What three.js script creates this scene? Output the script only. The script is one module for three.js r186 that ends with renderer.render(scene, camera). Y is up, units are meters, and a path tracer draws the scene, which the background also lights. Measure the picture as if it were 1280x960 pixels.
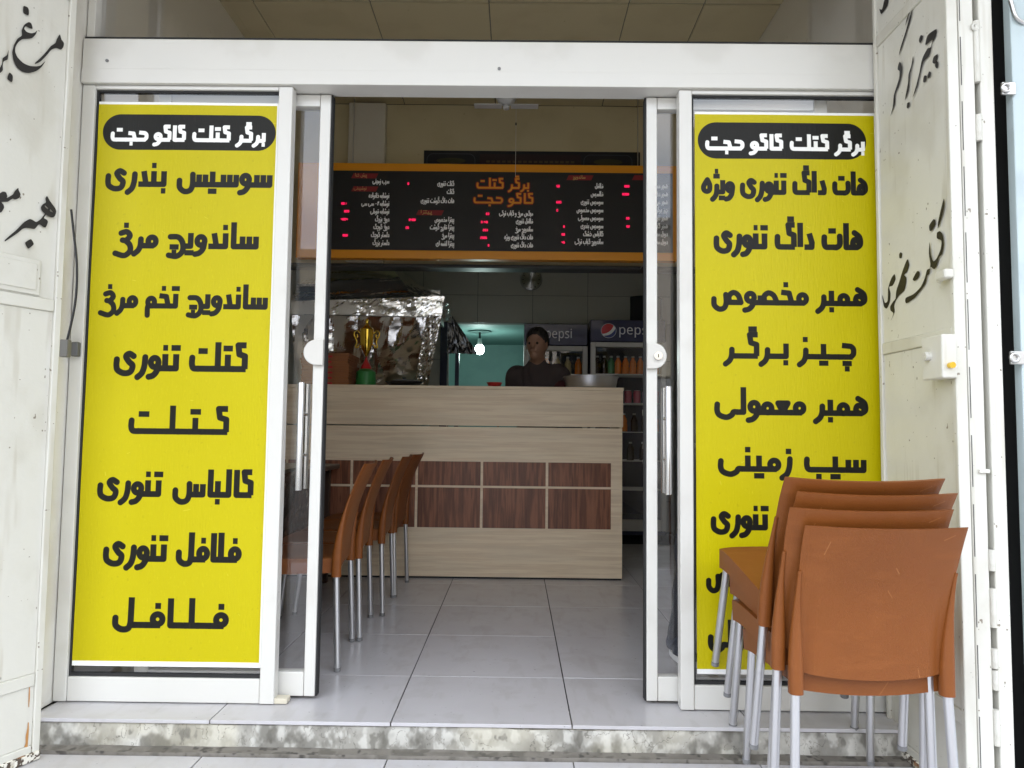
import * as THREE from 'three';
import { RoundedBoxGeometry } from 'three/addons/geometries/RoundedBoxGeometry.js';
import { mergeGeometries } from 'three/addons/utils/BufferGeometryUtils.js';
import { MarchingCubes } from 'three/addons/objects/MarchingCubes.js';

// ------------------------------------------------------------------ camera, sky, sun, exposure
const scene = new THREE.Scene();
const FPX = 932.5;                                             // focal length in photograph pixels (1280 x 960)
const camera = new THREE.PerspectiveCamera(2 * Math.atan(480 / FPX) * 180 / Math.PI, 4 / 3, 0.05, 400);
camera.position.set(0.0281, 0.9626, 2.6883);
camera.rotation.set(0.0647, 0.0065, 0.0115, 'YXZ');
camera.updateMatrixWorld(true);
const SUN = new THREE.Vector3(-0.28, 1.0, -0.62).normalize();   // high, behind the shop: the front stands in open shade
{ // a bright, thinly overcast sky: pale blue-white all round, a little brighter overhead
  const w = 512, h = 256, d = new Float32Array(w * h * 4);
  const hs = (x, y) => { let k = Math.imul(((x % 64) + 64) % 64, 374761393) ^ Math.imul(y, 668265263); k = Math.imul(k ^ (k >>> 13), 1274126177); return ((k ^ (k >>> 16)) >>> 0) / 4294967296; };
  const vn = (x, y) => { const i = Math.floor(x), j = Math.floor(y), f = x - i, g = y - j, a = hs(i, j) + (hs(i + 1, j) - hs(i, j)) * f, b = hs(i, j + 1) + (hs(i + 1, j + 1) - hs(i, j + 1)) * f; return a + (b - a) * g; };
  for (let j = 0; j < h; j++) for (let i = 0; i < w; i++) {
    const el = ((j + 0.5) / h - 0.5) * Math.PI, s = Math.max(0, Math.sin(el)), n = 0.6 * vn(i / 8, j / 4) + 0.4 * vn(i / 4, j / 2), cloud = Math.min(1, Math.max(0, (n - 0.25) * 2)), L = 0.72 * (1 + 0.75 * s) * (0.85 + 0.3 * cloud), o = (j * w + i) * 4;
    d[o] = L * (0.83 + 0.13 * cloud); d[o + 1] = L * (0.95 + 0.03 * cloud); d[o + 2] = L * (1.14 - 0.1 * cloud); d[o + 3] = 1;
  }
  const t = new THREE.DataTexture(d, w, h, THREE.RGBAFormat, THREE.FloatType); t.mapping = THREE.EquirectangularReflectionMapping; t.magFilter = t.minFilter = THREE.LinearFilter; t.needsUpdate = true;
  scene.background = t; scene.environment = t;
}
const sun = new THREE.DirectionalLight(0xfff0dc, 1.5);
sun.position.copy(SUN).multiplyScalar(40); sun.castShadow = true; sun.shadow.mapSize.set(2048, 2048); sun.shadow.radius = 24;
Object.assign(sun.shadow.camera, { left: -18, right: 18, top: 18, bottom: -18, near: 1, far: 90 });
scene.add(sun); scene.add(sun.target);
const renderer = new THREE.WebGLRenderer({ antialias: true });
renderer.toneMapping = THREE.LinearToneMapping;
renderer.toneMappingExposure = 3.6;
renderer.shadowMap.enabled = true;

// ------------------------------------------------------------------ helpers
const V = (x, y, z) => new THREE.Vector3(x, y, z), PI = Math.PI, lerp = (a, b, t) => a + (b - a) * t, clamp = (x, a = 0, b = 1) => Math.min(b, Math.max(a, x));
const smooth = (a, b, x) => { const t = clamp((x - a) / (b - a)); return t * t * (3 - 2 * t); };
function rng(seed) { let s = seed >>> 0; return () => { s = (s + 0x6d2b79f5) | 0; let t = Math.imul(s ^ (s >>> 15), 1 | s); t = (t + Math.imul(t ^ (t >>> 7), 61 | t)) ^ t; return ((t ^ (t >>> 14)) >>> 0) / 4294967296; }; }
// a photograph pixel -> the point where its ray meets the plane axis = value
const ray = (u, v) => V((u - 640) / FPX, -(v - 480) / FPX, -1).applyQuaternion(camera.quaternion);
function at(u, v, axis, value) { const d = ray(u, v), t = (value - camera.position[axis]) / d[axis]; return camera.position.clone().addScaledVector(d, t); }
const taken = {};
const numbered = (n) => { const k = taken[n] = (taken[n] ?? -1) + 1; return k ? n + '_' + String(k).padStart(3, '0') : n; };
function tag(o, label, category, group) { o.userData.label = label; o.userData.category = category; if (group) o.userData.group = group; return o; }
function thing(name, label, category, pos = [0, 0, 0], turn = 0, group) { const o = new THREE.Group(); o.name = numbered(name); o.position.set(...pos); o.rotation.y = turn; scene.add(o); return tag(o, label, category, group); }
function part(name, geo, mat, parent) { const m = new THREE.Mesh(Array.isArray(geo) ? join(geo) : geo, mat); m.name = parent === scene ? numbered(name) : name; m.castShadow = m.receiveShadow = true; parent.add(m); return m; }
function struct(name, geo, mat) { const m = part(name, geo, mat, scene); m.userData.kind = 'structure'; return m; }
const join = (gs) => mergeGeometries(gs.map((g) => { const q = g.index ? g.toNonIndexed() : g; for (const k of Object.keys(q.attributes)) if (!['position', 'normal', 'uv'].includes(k)) q.deleteAttribute(k); return q; }));
// uv in metres, taken from the object's own axes by the way each face points
function metreUV(g, ox = 0, oy = 0) {
  if (g.index) g = g.toNonIndexed();
  const p = g.attributes.position, uv = new Float32Array(p.count * 2), a = V(), b = V(), c = V();
  for (let i = 0; i < p.count; i += 3) {
    a.fromBufferAttribute(p, i); b.fromBufferAttribute(p, i + 1); c.fromBufferAttribute(p, i + 2);
    const n = b.clone().sub(a).cross(c.clone().sub(a)), ax = Math.abs(n.x), ay = Math.abs(n.y), az = Math.abs(n.z);
    [a, b, c].forEach((q, k) => { const [s, t] = ay >= ax && ay >= az ? [q.x, q.z] : ax >= az ? [q.z, q.y] : [q.x, q.y]; uv[(i + k) * 2] = s + ox; uv[(i + k) * 2 + 1] = t + oy; });
  }
  g.setAttribute('uv', new THREE.BufferAttribute(uv, 2)); return g;
}
// box from its two corners, edges rounded by r
function box(x0, x1, y0, y1, z0, z1, r = 0, ox, oy) {
  const w = Math.abs(x1 - x0), h = Math.abs(y1 - y0), d = Math.abs(z1 - z0);
  const g = r ? new RoundedBoxGeometry(w, h, d, 1, Math.min(r, w / 2.01, h / 2.01, d / 2.01)) : new THREE.BoxGeometry(w, h, d);
  g.translate((x0 + x1) / 2, (y0 + y1) / 2, (z0 + z1) / 2); return metreUV(g, ox, oy);
}
function rod(a, b, r, seg = 12, r2 = r) { const d = b.clone().sub(a), g = new THREE.CylinderGeometry(r2, r, d.length(), seg); g.applyQuaternion(new THREE.Quaternion().setFromUnitVectors(V(0, 1, 0), d.clone().normalize())); g.translate((a.x + b.x) / 2, (a.y + b.y) / 2, (a.z + b.z) / 2); return g; }
const tube = (pts, r, n = 24, seg = 7) => new THREE.TubeGeometry(new THREE.CatmullRomCurve3(pts), n, r, seg);
const lathe = (pts, seg = 24) => new THREE.LatheGeometry(pts.map(([x, y]) => new THREE.Vector2(x, y)), seg);
const rotG = (g, x, y, z) => { if (x) g.rotateX(x); if (y) g.rotateY(y); if (z) g.rotateZ(z); return g; };

// noise that repeats every n cells
const H = (x, y, s) => { let h = Math.imul(x, 374761393) ^ Math.imul(y, 668265263) ^ Math.imul(s, 2147483647 ^ 1274126177); h = Math.imul(h ^ (h >>> 13), 1274126177); return ((h ^ (h >>> 16)) >>> 0) / 4294967296; };
function vnoise(x, y, n, s, m = n) { const i = Math.floor(x), j = Math.floor(y), f = x - i, g = y - j, u = f * f * (3 - 2 * f), v = g * g * (3 - 2 * g), i0 = ((i % n) + n) % n, j0 = ((j % m) + m) % m, i1 = i0 + 1 === n ? 0 : i0 + 1, j1 = j0 + 1 === m ? 0 : j0 + 1, a = H(i0, j0, s), c = H(i0, j1, s); return (a + (H(i1, j0, s) - a) * u) * (1 - v) + (c + (H(i1, j1, s) - c) * u) * v; }
function fbm(u, v, n, s, oct = 4, m = n) { let t = 0, a = 0.5, k = 0; for (let o = 0; o < oct; o++) { t += a * vnoise(u * n, v * m, n, s + o * 17, m); k += a; a *= 0.5; n *= 2; m *= 2; } return t / k; }
function pixTex(w, h, fn, { srgb = true, metres = 1, metresY = metres } = {}) {
  const d = new Uint8Array(w * h * 4);
  for (let y = 0; y < h; y++) for (let x = 0; x < w; x++) { const c = fn(x / w, y / h), i = (y * w + x) * 4; if (typeof c === 'number') d[i] = d[i + 1] = d[i + 2] = clamp(c) * 255; else { d[i] = clamp(c[0], 0, 255); d[i + 1] = clamp(c[1], 0, 255); d[i + 2] = clamp(c[2], 0, 255); } d[i + 3] = 255; }
  const t = new THREE.DataTexture(d, w, h); t.wrapS = t.wrapT = THREE.RepeatWrapping; t.magFilter = THREE.LinearFilter; t.minFilter = THREE.LinearMipmapLinearFilter; t.generateMipmaps = true; if (srgb) t.colorSpace = THREE.SRGBColorSpace; t.repeat.set(1 / metres, 1 / metresY); t.needsUpdate = true; return t;
}
const mix3 = (a, b, t) => [lerp(a[0], b[0], t), lerp(a[1], b[1], t), lerp(a[2], b[2], t)];
const mat = (o) => new THREE.MeshStandardMaterial(o), phys = (o) => new THREE.MeshPhysicalMaterial(o);
const lin = (r, g, b) => new THREE.Color().setRGB(r, g, b);

// ------------------------------------------------------------------ materials
const fineBump = pixTex(256, 256, (u, v) => fbm(u, v, 16, 3, 4), { srgb: false, metres: 0.25 });
const specks = (base, dirt, seed, amount, metres) => pixTex(512, 512, (u, v) => { const n = fbm(u, v, 6, seed, 5), f = fbm(u, v, 40, seed + 9, 3); let c = mix3(base, dirt, 0.16 * smooth(0.5, 0.75, n)); if (f > 0.9 - amount) c = mix3(c, dirt, 0.5); return c; }, { metres });
const M = {};
M.alu = phys({ map: specks([212, 210, 203], [174, 169, 158], 5, 0.0, 1.1), roughness: 0.33, clearcoat: 0.25, clearcoatRoughness: 0.3 });
M.aluGap = mat({ color: lin(0.02, 0.02, 0.02), roughness: 0.8 });
const leafTex = pixTex(768, 1024, (u, v) => {
  const n = fbm(u, v, 5, 21, 5), s = fbm(u, v, 26, 33, 3, 4), f = fbm(u, v, 90, 41, 2), k = fbm(u, v, 12, 47, 3);
  let c = mix3([213, 211, 201], [193, 189, 175], 0.55 * smooth(0.45, 0.75, n));
  c = mix3(c, [186, 180, 164], 0.45 * smooth(0.62, 0.8, s));
  if (f > 0.93 - 0.08 * smooth(0.5, 0.7, k)) c = mix3(c, [110, 98, 82], 0.75);
  return c;
}, { metres: 0.9, metresY: 1.2 });
M.leaf = phys({ map: leafTex, roughness: 0.42, clearcoat: 0.2, clearcoatRoughness: 0.4, bumpMap: fineBump, bumpScale: 0.0006 });
const rustTex = pixTex(512, 512, (u, v) => { const n = fbm(u, v, 9, 61, 5), m = fbm(u, v, 30, 65, 3); let c = mix3([226, 222, 210], [150, 140, 120], smooth(0.4, 0.6, n)); if (m > 0.52) c = mix3(c, [62, 50, 40], 0.85); if (n > 0.6) c = mix3(c, [150, 88, 40], 0.5); return c; }, { metres: 0.3 });
M.leafRot = mat({ map: rustTex, roughness: 0.9, bumpMap: fineBump, bumpScale: 0.004 });
M.rust = mat({ map: pixTex(128, 128, (u, v) => mix3([172, 110, 52], [208, 170, 118], fbm(u, v, 8, 71, 4)), { metres: 0.1 }), roughness: 0.95 });
M.plaster = mat({ map: specks([222, 219, 210], [160, 150, 132], 11, 0.06, 1.0), roughness: 0.85, bumpMap: fineBump, bumpScale: 0.002 });
M.cream = mat({ color: lin(0.62, 0.57, 0.45), roughness: 0.8, bumpMap: fineBump, bumpScale: 0.001 });
M.facade = mat({ map: specks([196, 184, 160], [130, 118, 100], 13, 0.03, 2.5), roughness: 0.9, bumpMap: fineBump, bumpScale: 0.004 });
M.ceiling = mat({ map: specks([202, 188, 148], [164, 146, 106], 17, 0.0, 1.6), roughness: 0.7 });
M.sideWall = mat({ map: specks([226, 221, 208], [186, 178, 164], 23, 0.01, 1.7), roughness: 0.6 });
M.wallTile = [0, 1, 2].map((k) => phys({ color: lin(0.7 + 0.02 * k, 0.68 + 0.02 * k, 0.6 + 0.015 * k), roughness: 0.22 }));
M.grout = mat({ color: lin(0.16, 0.15, 0.13), roughness: 0.95 });
M.teal = mat({ map: specks([120, 158, 152], [86, 118, 116], 29, 0.0, 1.2), roughness: 0.6 });
const tileMap = (seed) => pixTex(384, 384, (u, v) => { const n = fbm(u, v, 4, seed, 5), s = fbm(u, v, 24, seed + 3, 3, 6), f = fbm(u, v, 80, seed + 7, 2); let c = mix3([198, 196, 198], [187, 184, 185], n); c = mix3(c, [176, 172, 169], 0.3 * smooth(0.58, 0.8, s)); if (f > 0.93) c = mix3(c, [84, 80, 76], 0.55); c = mix3(c, [168, 163, 158], 0.2 * smooth(0.55, 0.75, fbm(u, v, 9, seed + 11, 5))); return c; }, { metres: 0.83 });
M.floorTile = [101, 131, 161].map((s) => phys({ map: tileMap(s), roughness: 0.27 }));
M.floorGrout = mat({ color: lin(0.035, 0.032, 0.03), roughness: 1 });
M.paveTile = [201, 231].map((s) => mat({ map: tileMap(s), roughness: 0.55, bumpMap: fineBump, bumpScale: 0.001 }));
const riserTex = pixTex(2048, 256, (u, v) => {
  const U = u * 12, a = vnoise(U * 4, v * 2, 48, 301, 2), n = fbm(u, v, 36, 303, 5, 3), m = fbm(u, v, 110, 307, 4, 9), k = fbm(u, v, 14, 311, 3, 1), w = fbm(u, v, 60, 317, 4, 5);
  let c = mix3([136, 133, 125], [178, 175, 166], smooth(0.25, 0.75, n * 0.8 + a * 0.2));
  c = mix3(c, [214, 212, 204], 0.62 * smooth(0.46, 0.66, m));
  c = mix3(c, [88, 85, 77], 0.6 * smooth(0.54, 0.74, w));
  c = mix3(c, [182, 172, 138], 0.25 * smooth(0.5, 0.7, k));
  if (Math.abs(w - 0.47) < 0.005) c = mix3(c, [80, 76, 68], 0.45);
  c = mix3(c, [98, 95, 87], 0.6 * (1 - smooth(0.2, 0.36, m)));
  return c;
}, { metres: 3.4, metresY: 0.4 });
const riserBump = pixTex(1024, 128, (u, v) => fbm(u, v, 110, 307, 4, 9) * 0.6 + fbm(u, v, 36, 303, 4, 3) * 0.4, { srgb: false, metres: 3.4, metresY: 0.4 });
M.riser = mat({ map: riserTex, roughness: 0.95, bumpMap: riserBump, bumpScale: 0.012 });
const ledgeTex = pixTex(1024, 128, (u, v) => { const n = fbm(u, v, 60, 401, 4, 6), m = fbm(u, v, 150, 403, 3, 14); let c = mix3([104, 99, 91], [150, 145, 136], n); c = mix3(c, [64, 61, 56], 0.8 * smooth(0.6, 0.78, m)); c = mix3(c, [92, 88, 80], 0.7 * smooth(0.52, 0.7, n)); return c; }, { metres: 3.4, metresY: 0.4 });
M.ledge = mat({ map: ledgeTex, roughness: 0.95, bumpMap: riserBump, bumpScale: 0.006 });
M.asphalt = mat({ map: pixTex(256, 256, (u, v) => { const n = 60 + 40 * fbm(u, v, 32, 501, 4); return [n, n, n * 0.98]; }, { metres: 3 }), roughness: 0.95 });
M.pave = mat({ color: lin(0.3, 0.29, 0.27), roughness: 0.9 });
M.kerb = mat({ color: lin(0.36, 0.35, 0.33), roughness: 0.9 });
const paleWood = pixTex(1024, 512, (u, v) => { const g = fbm(u, v, 5, 601, 5, 60), f = fbm(u, v, 12, 607, 4, 200), b = fbm(u, v, 3, 611, 3, 9); let c = mix3([238, 219, 190], [226, 204, 174], smooth(0.35, 0.7, g)); c = mix3(c, [196, 174, 146], 0.3 * smooth(0.56, 0.8, f)); return mix3(c, [214, 198, 172], 0.35 * smooth(0.45, 0.7, b)); }, { metres: 1.6, metresY: 0.8 });
M.paleWood = mat({ map: paleWood, roughness: 0.42 });
const walnut = (seed) => pixTex(384, 384, (u, v) => { const g = fbm(u, v, 40, seed, 5, 3), f = fbm(u, v, 110, seed + 5, 3, 5), b = fbm(u, v, 7, seed + 9, 3, 1); let c = mix3([146, 94, 68], [106, 64, 46], smooth(0.3, 0.7, g)); c = mix3(c, [78, 46, 34], 0.5 * smooth(0.58, 0.78, f)); return mix3(c, [160, 108, 80], 0.4 * smooth(0.55, 0.75, b)); }, { metres: 0.6 });
M.walnut = [701, 731, 761].map((s) => mat({ map: walnut(s), roughness: 0.4 }));
const SCUFF = (() => { const r = rng(823); return Array.from({ length: 14 }, () => [r(), r(), r() * PI, 0.008 + r() * 0.03]); })();
const plasticTex = pixTex(512, 512, (u, v) => { const n = fbm(u, v, 5, 801, 5), f = fbm(u, v, 60, 805, 3), s = fbm(u, v, 9, 809, 4, 30); let c = mix3([130, 73, 26], [119, 66, 23], n); c = mix3(c, [141, 83, 36], 0.25 * smooth(0.55, 0.8, s)); if (f > 0.94) c = mix3(c, [176, 128, 86], 0.4); const q = fbm(u, v, 7, 821, 3); for (const [x, y, a, l] of SCUFF) { const dx = u - x, dy = v - y, p = dx * Math.cos(a) + dy * Math.sin(a), w = Math.abs(-dx * Math.sin(a) + dy * Math.cos(a)); if (Math.abs(p) < l && w < 0.0022) c = mix3(c, [186, 134, 90], 0.55 * (1 - w / 0.0022) * (0.4 + q)); } return c; }, { metres: 0.7 });
M.chair = phys({ map: plasticTex, roughness: 0.5, specularIntensity: 0.7, bumpMap: pixTex(256, 256, (u, v) => fbm(u, v, 64, 811, 2), { srgb: false, metres: 0.12 }), bumpScale: 0.0004 });
M.legMetal = mat({ color: lin(0.62, 0.62, 0.63), roughness: 0.34, metalness: 0.9 });
M.chrome = mat({ color: lin(0.78, 0.78, 0.79), roughness: 0.12, metalness: 1 });
M.footCap = mat({ color: lin(0.2, 0.2, 0.2), roughness: 0.6 });
M.black = mat({ color: lin(0.012, 0.012, 0.013), roughness: 0.5 });
M.blackMatte = mat({ color: lin(0.02, 0.02, 0.021), roughness: 0.85 });
M.glass = phys({ color: 0xffffff, roughness: 0.0, transmission: 1, thickness: 0, ior: 1.5 });
M.foil = mat({ color: lin(0.88, 0.87, 0.84), roughness: 0.16, metalness: 1, flatShading: true });
M.beam = mat({ color: lin(0.12, 0.12, 0.12), roughness: 0.45, metalness: 0.6 });
M.steel = mat({ color: lin(0.6, 0.59, 0.57), roughness: 0.3, metalness: 1 });
M.aluminium = mat({ color: lin(0.66, 0.67, 0.69), roughness: 0.38, metalness: 1 });
M.orange = mat({ color: lin(0.86, 0.33, 0.006), roughness: 0.4 });
M.led = mat({ color: lin(0.05, 0.0, 0.01), emissive: lin(1.0, 0.012, 0.1), emissiveIntensity: 0.34, roughness: 0.4 });
M.bulb = mat({ color: lin(0.9, 0.9, 0.9), emissive: lin(0.86, 1, 0.97), emissiveIntensity: 6 });
M.white = mat({ color: lin(0.74, 0.74, 0.72), roughness: 0.4 });
M.offWhite = mat({ color: lin(0.62, 0.6, 0.55), roughness: 0.5 });
M.navy = phys({ color: lin(0.012, 0.014, 0.06), roughness: 0.3, clearcoat: 0.5 });
M.cardboard = mat({ map: specks([150, 96, 58], [110, 64, 36], 901, 0.02, 0.3), roughness: 0.8 });
M.gold = mat({ color: lin(0.85, 0.58, 0.08), roughness: 0.14, metalness: 1 });
M.red = phys({ color: lin(0.5, 0.02, 0.02), roughness: 0.3, clearcoat: 0.6 });
M.green = phys({ color: lin(0.03, 0.22, 0.05), roughness: 0.45 });
M.paint = mat({ color: lin(0.016, 0.014, 0.013), roughness: 0.55, side: THREE.DoubleSide });
M.bagDark = phys({ color: lin(0.012, 0.012, 0.013), roughness: 0.22, clearcoat: 0.5 });
M.tableTop = mat({ color: lin(0.05, 0.028, 0.018), roughness: 0.35 });
M.paleBlue = mat({ map: specks([190, 204, 206], [130, 140, 140], 907, 0.03, 0.8), roughness: 0.5 });

// ------------------------------------------------------------------ stroke lettering (Perso-Arabic), x runs leftwards from the right side, baseline 0
const SMALL = { tooth: { i: [0.42, 'l .14 .6 .14 0 .42 0'], m: [0.5, 'l 0 0 .5 0', 'l .26 0 .26 .6'] }, bowl: { f: [1.16, 'l 0 0 .7 0', 's .7 0 .95 .02 1.03 .2 1.02 .46'], s: [1.2, 's .12 .5 .12 .14 .3 0 .5 0', 'l .4 0 .72 0', 's .72 0 .98 .02 1.07 .2 1.06 .46'] } };
const dotted = (n, y) => ({ i: [...SMALL.tooth.i, `d ${n} .16 ${y}`], m: [...SMALL.tooth.m, `d ${n} .26 ${y}`], f: [...SMALL.bowl.f, `d ${n} .5 ${y > 0 ? y - 0.12 : y}`], s: [...SMALL.bowl.s, `d ${n} .58 ${y > 0 ? y - 0.12 : y}`] });
const jeem = (...d) => ({ i: [0.82, 'l .66 .54 .22 .5', 's .22 .5 .1 .38 .1 .14 .24 0', 'l .2 0 .82 0', ...d.map((k) => k[0])], m: [0.82, 'l 0 0 .82 0', 'l .66 .5 .26 .46 .14 .02', ...d.map((k) => k[0])], f: [0.9, 'l 0 0 .2 .02', 's .74 .42 .34 .4 .12 .14 .12 -.24 .4 -.46 .8 -.42', ...d.map((k) => k[1])], s: [0.9, 's .74 .42 .34 .4 .12 .14 .12 -.24 .4 -.46 .8 -.42', ...d.map((k) => k[1])] });
const ain = (...d) => ({ i: [0.74, 's .56 .58 .26 .6 .1 .4 .14 .14 .34 0', 'l .28 0 .74 0', ...d], m: [0.78, 'l 0 0 .78 0', 'l .38 .02 .14 .42 .6 .42 .38 .02', ...d], f: [0.9, 'l 0 0 .3 0', 's .58 .4 .2 .42 .3 .1 .1 -.2 .38 -.48 .82 -.4', ...d], s: [0.92, 's .58 .56 .3 .62 .14 .44 .32 .24 .5 .24', 's .36 .22 .14 .04 .1 -.24 .38 -.46 .84 -.36', ...d] });
const fe = (n) => ({ i: [0.72, 'c .26 .24 .2', 'l .2 0 .72 0', `d ${n} .26 .78`], m: [0.72, 'l 0 0 .72 0', 'c .34 .24 .2', `d ${n} .34 .78`], f: [1.4, 'c .3 .24 .2', 'l 0 0 1 0', `d ${n} .3 .78`], s: [1.4, 'c .26 .24 .2', 'l .2 0 1 0', `d ${n} .26 .78`] });
const seen = (...d) => ({ i: [1.12, 'l .12 .46 .12 0 1.12 0', 'l .46 0 .46 .46', 'l .8 0 .8 .46', ...d], m: [1.16, 'l 0 0 1.16 0', 'l .16 0 .16 .46', 'l .5 0 .5 .46', 'l .84 0 .84 .46', ...d], f: [1.7, 'l 0 0 .82 0', 'l .14 0 .14 .46', 'l .48 0 .48 .46', 's .82 .46 .82 0 .94 -.26 1.24 -.32 1.5 -.14 1.52 .18', ...d], s: [1.7, 'l .12 .46 .12 0 .8 0', 'l .46 0 .46 .46', 's .8 .46 .8 0 .92 -.26 1.22 -.32 1.48 -.14 1.5 .18', ...d] });
const kaf = (bar) => { const top = ['l .06 1 .46 1 .4 .62 .12 .54 .12 0', ...(bar ? ['l .1 1.26 .52 1.26'] : [])]; return { i: [0.7, ...top, 'l .12 0 .7 0'], m: [0.74, ...top, 'l 0 0 .74 0'], f: [1.26, ...top, 'l 0 0 .8 0', 's .8 0 1.06 .02 1.13 .18 1.12 .46'], s: [1.26, ...top, 'l .12 0 .8 0', 's .8 0 1.06 .02 1.13 .18 1.12 .46'] }; };
const reh = (...d) => ({ s: [0.46, 's .1 .46 .13 .1 .24 -.2 .46 -.38', ...d], f: [0.46, 'l 0 0 .12 0', 's .14 .3 .16 0 .26 -.22 .46 -.38', ...d] });
const GL = {
  'ا': { s: [0.3, 'l .13 1.1 .13 0'], f: [0.3, 'l 0 0 .13 0 .13 1.1'] }, 'ب': dotted(1, -0.3), 'پ': dotted(3, -0.3), 'ت': dotted(2, 0.86), 'ن': dotted(1, 0.86), 'ث': dotted(3, 0.86),
  'ی': { i: [...SMALL.tooth.i, 'd 2 .2 -.3'], m: [...SMALL.tooth.m, 'd 2 .26 -.3'], f: [1.06, 's 0 0 .18 0 .28 -.14 .54 -.24 .86 -.14 .97 .06 .96 .34'], s: [1.06, 's .12 .5 .34 .6 .5 .48 .34 .26 .16 .1 .26 -.16 .58 -.22 .88 -.1 .96 .08 .95 .36'] },
  'ج': jeem(['d 1 .42 -.3', 'd 1 .52 -.04']), 'چ': jeem(['d 3 .42 -.3', 'd 3 .54 -.04']), 'ح': jeem(), 'خ': jeem(['d 1 .42 .86', 'd 1 .5 .78']),
  'د': { s: [0.58, 'l .26 .62 .1 .2 .12 0 .5 0'], f: [0.58, 'l 0 0 .52 0', 'l .3 .6 .18 .02'] }, 'ر': reh(), 'ز': reh('d 1 .16 .8'), 'ژ': reh('d 3 .16 .8'),
  'س': seen(), 'ش': seen('d 3 .4 .8'), 'ص': { i: [1.12, 'l .1 0 1.12 0', 's .1 0 .26 .34 .5 .46 .72 .3 .7 .04', 'l .9 0 .9 .34'], m: [1.12, 'l 0 0 1.12 0', 's .06 0 .22 .34 .48 .46 .7 .3 .68 .04', 'l .9 0 .9 .34'], f: [1.6, 'l 0 0 .76 0', 's .06 0 .22 .34 .48 .46 .7 .3 .68 .04', 's .86 .36 .84 0 .94 -.26 1.2 -.32 1.44 -.14 1.46 .16'], s: [1.6, 'l .1 0 .76 0', 's .1 0 .24 .34 .48 .46 .7 .3 .68 .04', 's .86 .36 .84 0 .94 -.26 1.2 -.32 1.44 -.14 1.46 .16'] },
  'ط': { i: [0.9, 'l 0 0 .9 0', 's .1 0 .26 .34 .5 .42 .7 .26 .66 .02', 'l .62 .2 .62 1.1'], m: [0.9, 'l 0 0 .9 0', 's .1 0 .26 .34 .5 .42 .7 .26 .66 .02', 'l .62 .2 .62 1.1'], f: [0.9, 'l 0 0 .8 0', 'l .6 0 .6 1.1'], s: [0.9, 'l 0 0 .8 0', 'l .6 0 .6 1.1'] },
  'ع': ain(), 'غ': ain('d 1 .34 .92'), 'ف': fe(1), 'ق': fe(2), 'ک': kaf(false), 'گ': kaf(true),
  'ل': { i: [0.42, 'l .13 1.12 .13 0 .42 0'], m: [0.5, 'l 0 0 .5 0', 'l .25 0 .25 1.12'], f: [0.9, 'l 0 0 .14 0', 'l .14 1.12 .15 .02', 's .15 .1 .24 -.14 .52 -.18 .76 -.02 .78 .28'], s: [0.9, 'l .14 1.12 .15 .02', 's .15 .1 .24 -.14 .52 -.18 .76 -.02 .78 .28'] },
  'م': { i: [0.66, 'c .24 .2 .19', 'l .2 0 .66 0'], m: [0.68, 'l 0 0 .68 0', 'c .32 .18 .19'], f: [0.62, 'l 0 0 .3 0', 'c .3 .18 .19', 's .44 .06 .5 -.1 .5 -.46'], s: [0.6, 'c .26 .18 .19', 's .42 .06 .48 -.1 .48 -.46'] },
  'ه': { i: [0.82, 's .44 .66 .14 .46 .1 .14 .34 0 .54 .14 .46 .34 .24 .3 .14 .16', 'l .3 0 .82 0'], m: [0.7, 'l 0 0 .7 0', 'c .35 .16 .18'], f: [0.56, 'l 0 0 .2 0', 'c .3 .24 .2'], s: [0.62, 's .26 .62 .1 .36 .12 .1 .3 .02 .5 .1 .52 .3 .26 .62'] },
  'و': { s: [0.56, 'c .28 .24 .19', 's .1 .2 .16 -.1 .34 -.3 .56 -.36'], f: [0.56, 'l 0 0 .2 0', 'c .28 .24 .19', 's .1 .2 .16 -.1 .34 -.3 .56 -.36'] },
  '\u0640': { m: [0.5, 'l 0 0 .5 0'] }, '۳': { s: [0.6, 'l .46 0 .2 .9', 's .06 .86 .14 .62 .24 .72 .34 .6 .44 .74'] }, '۰': { s: [0.34, 'd 1 .16 .4'] },
};
const RIGHT_ONLY = 'اردزژو۳۰';
function layout(text) {
  const out = []; let x = 0; const ch = [...text];
  ch.forEach((c, k) => {
    if (c === ' ') { x += 0.42; return; }
    const g = GL[c]; if (!g) throw new Error('no glyph ' + c);
    const p = ch[k - 1], n = ch[k + 1], r = p && p !== ' ' && !RIGHT_ONLY.includes(p) && !'۳۰'.includes(c), l = n && n !== ' ' && !RIGHT_ONLY.includes(c) && !'۳۰'.includes(n);
    const f = g[r && l ? 'm' : r ? 'f' : l ? 'i' : 's'] ?? g.m ?? g.s;
    out.push([x, f.slice(1)]); x += f[0]; if (!l) x += 0.1;
  });
  return { glyphs: out, width: x };
}
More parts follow.
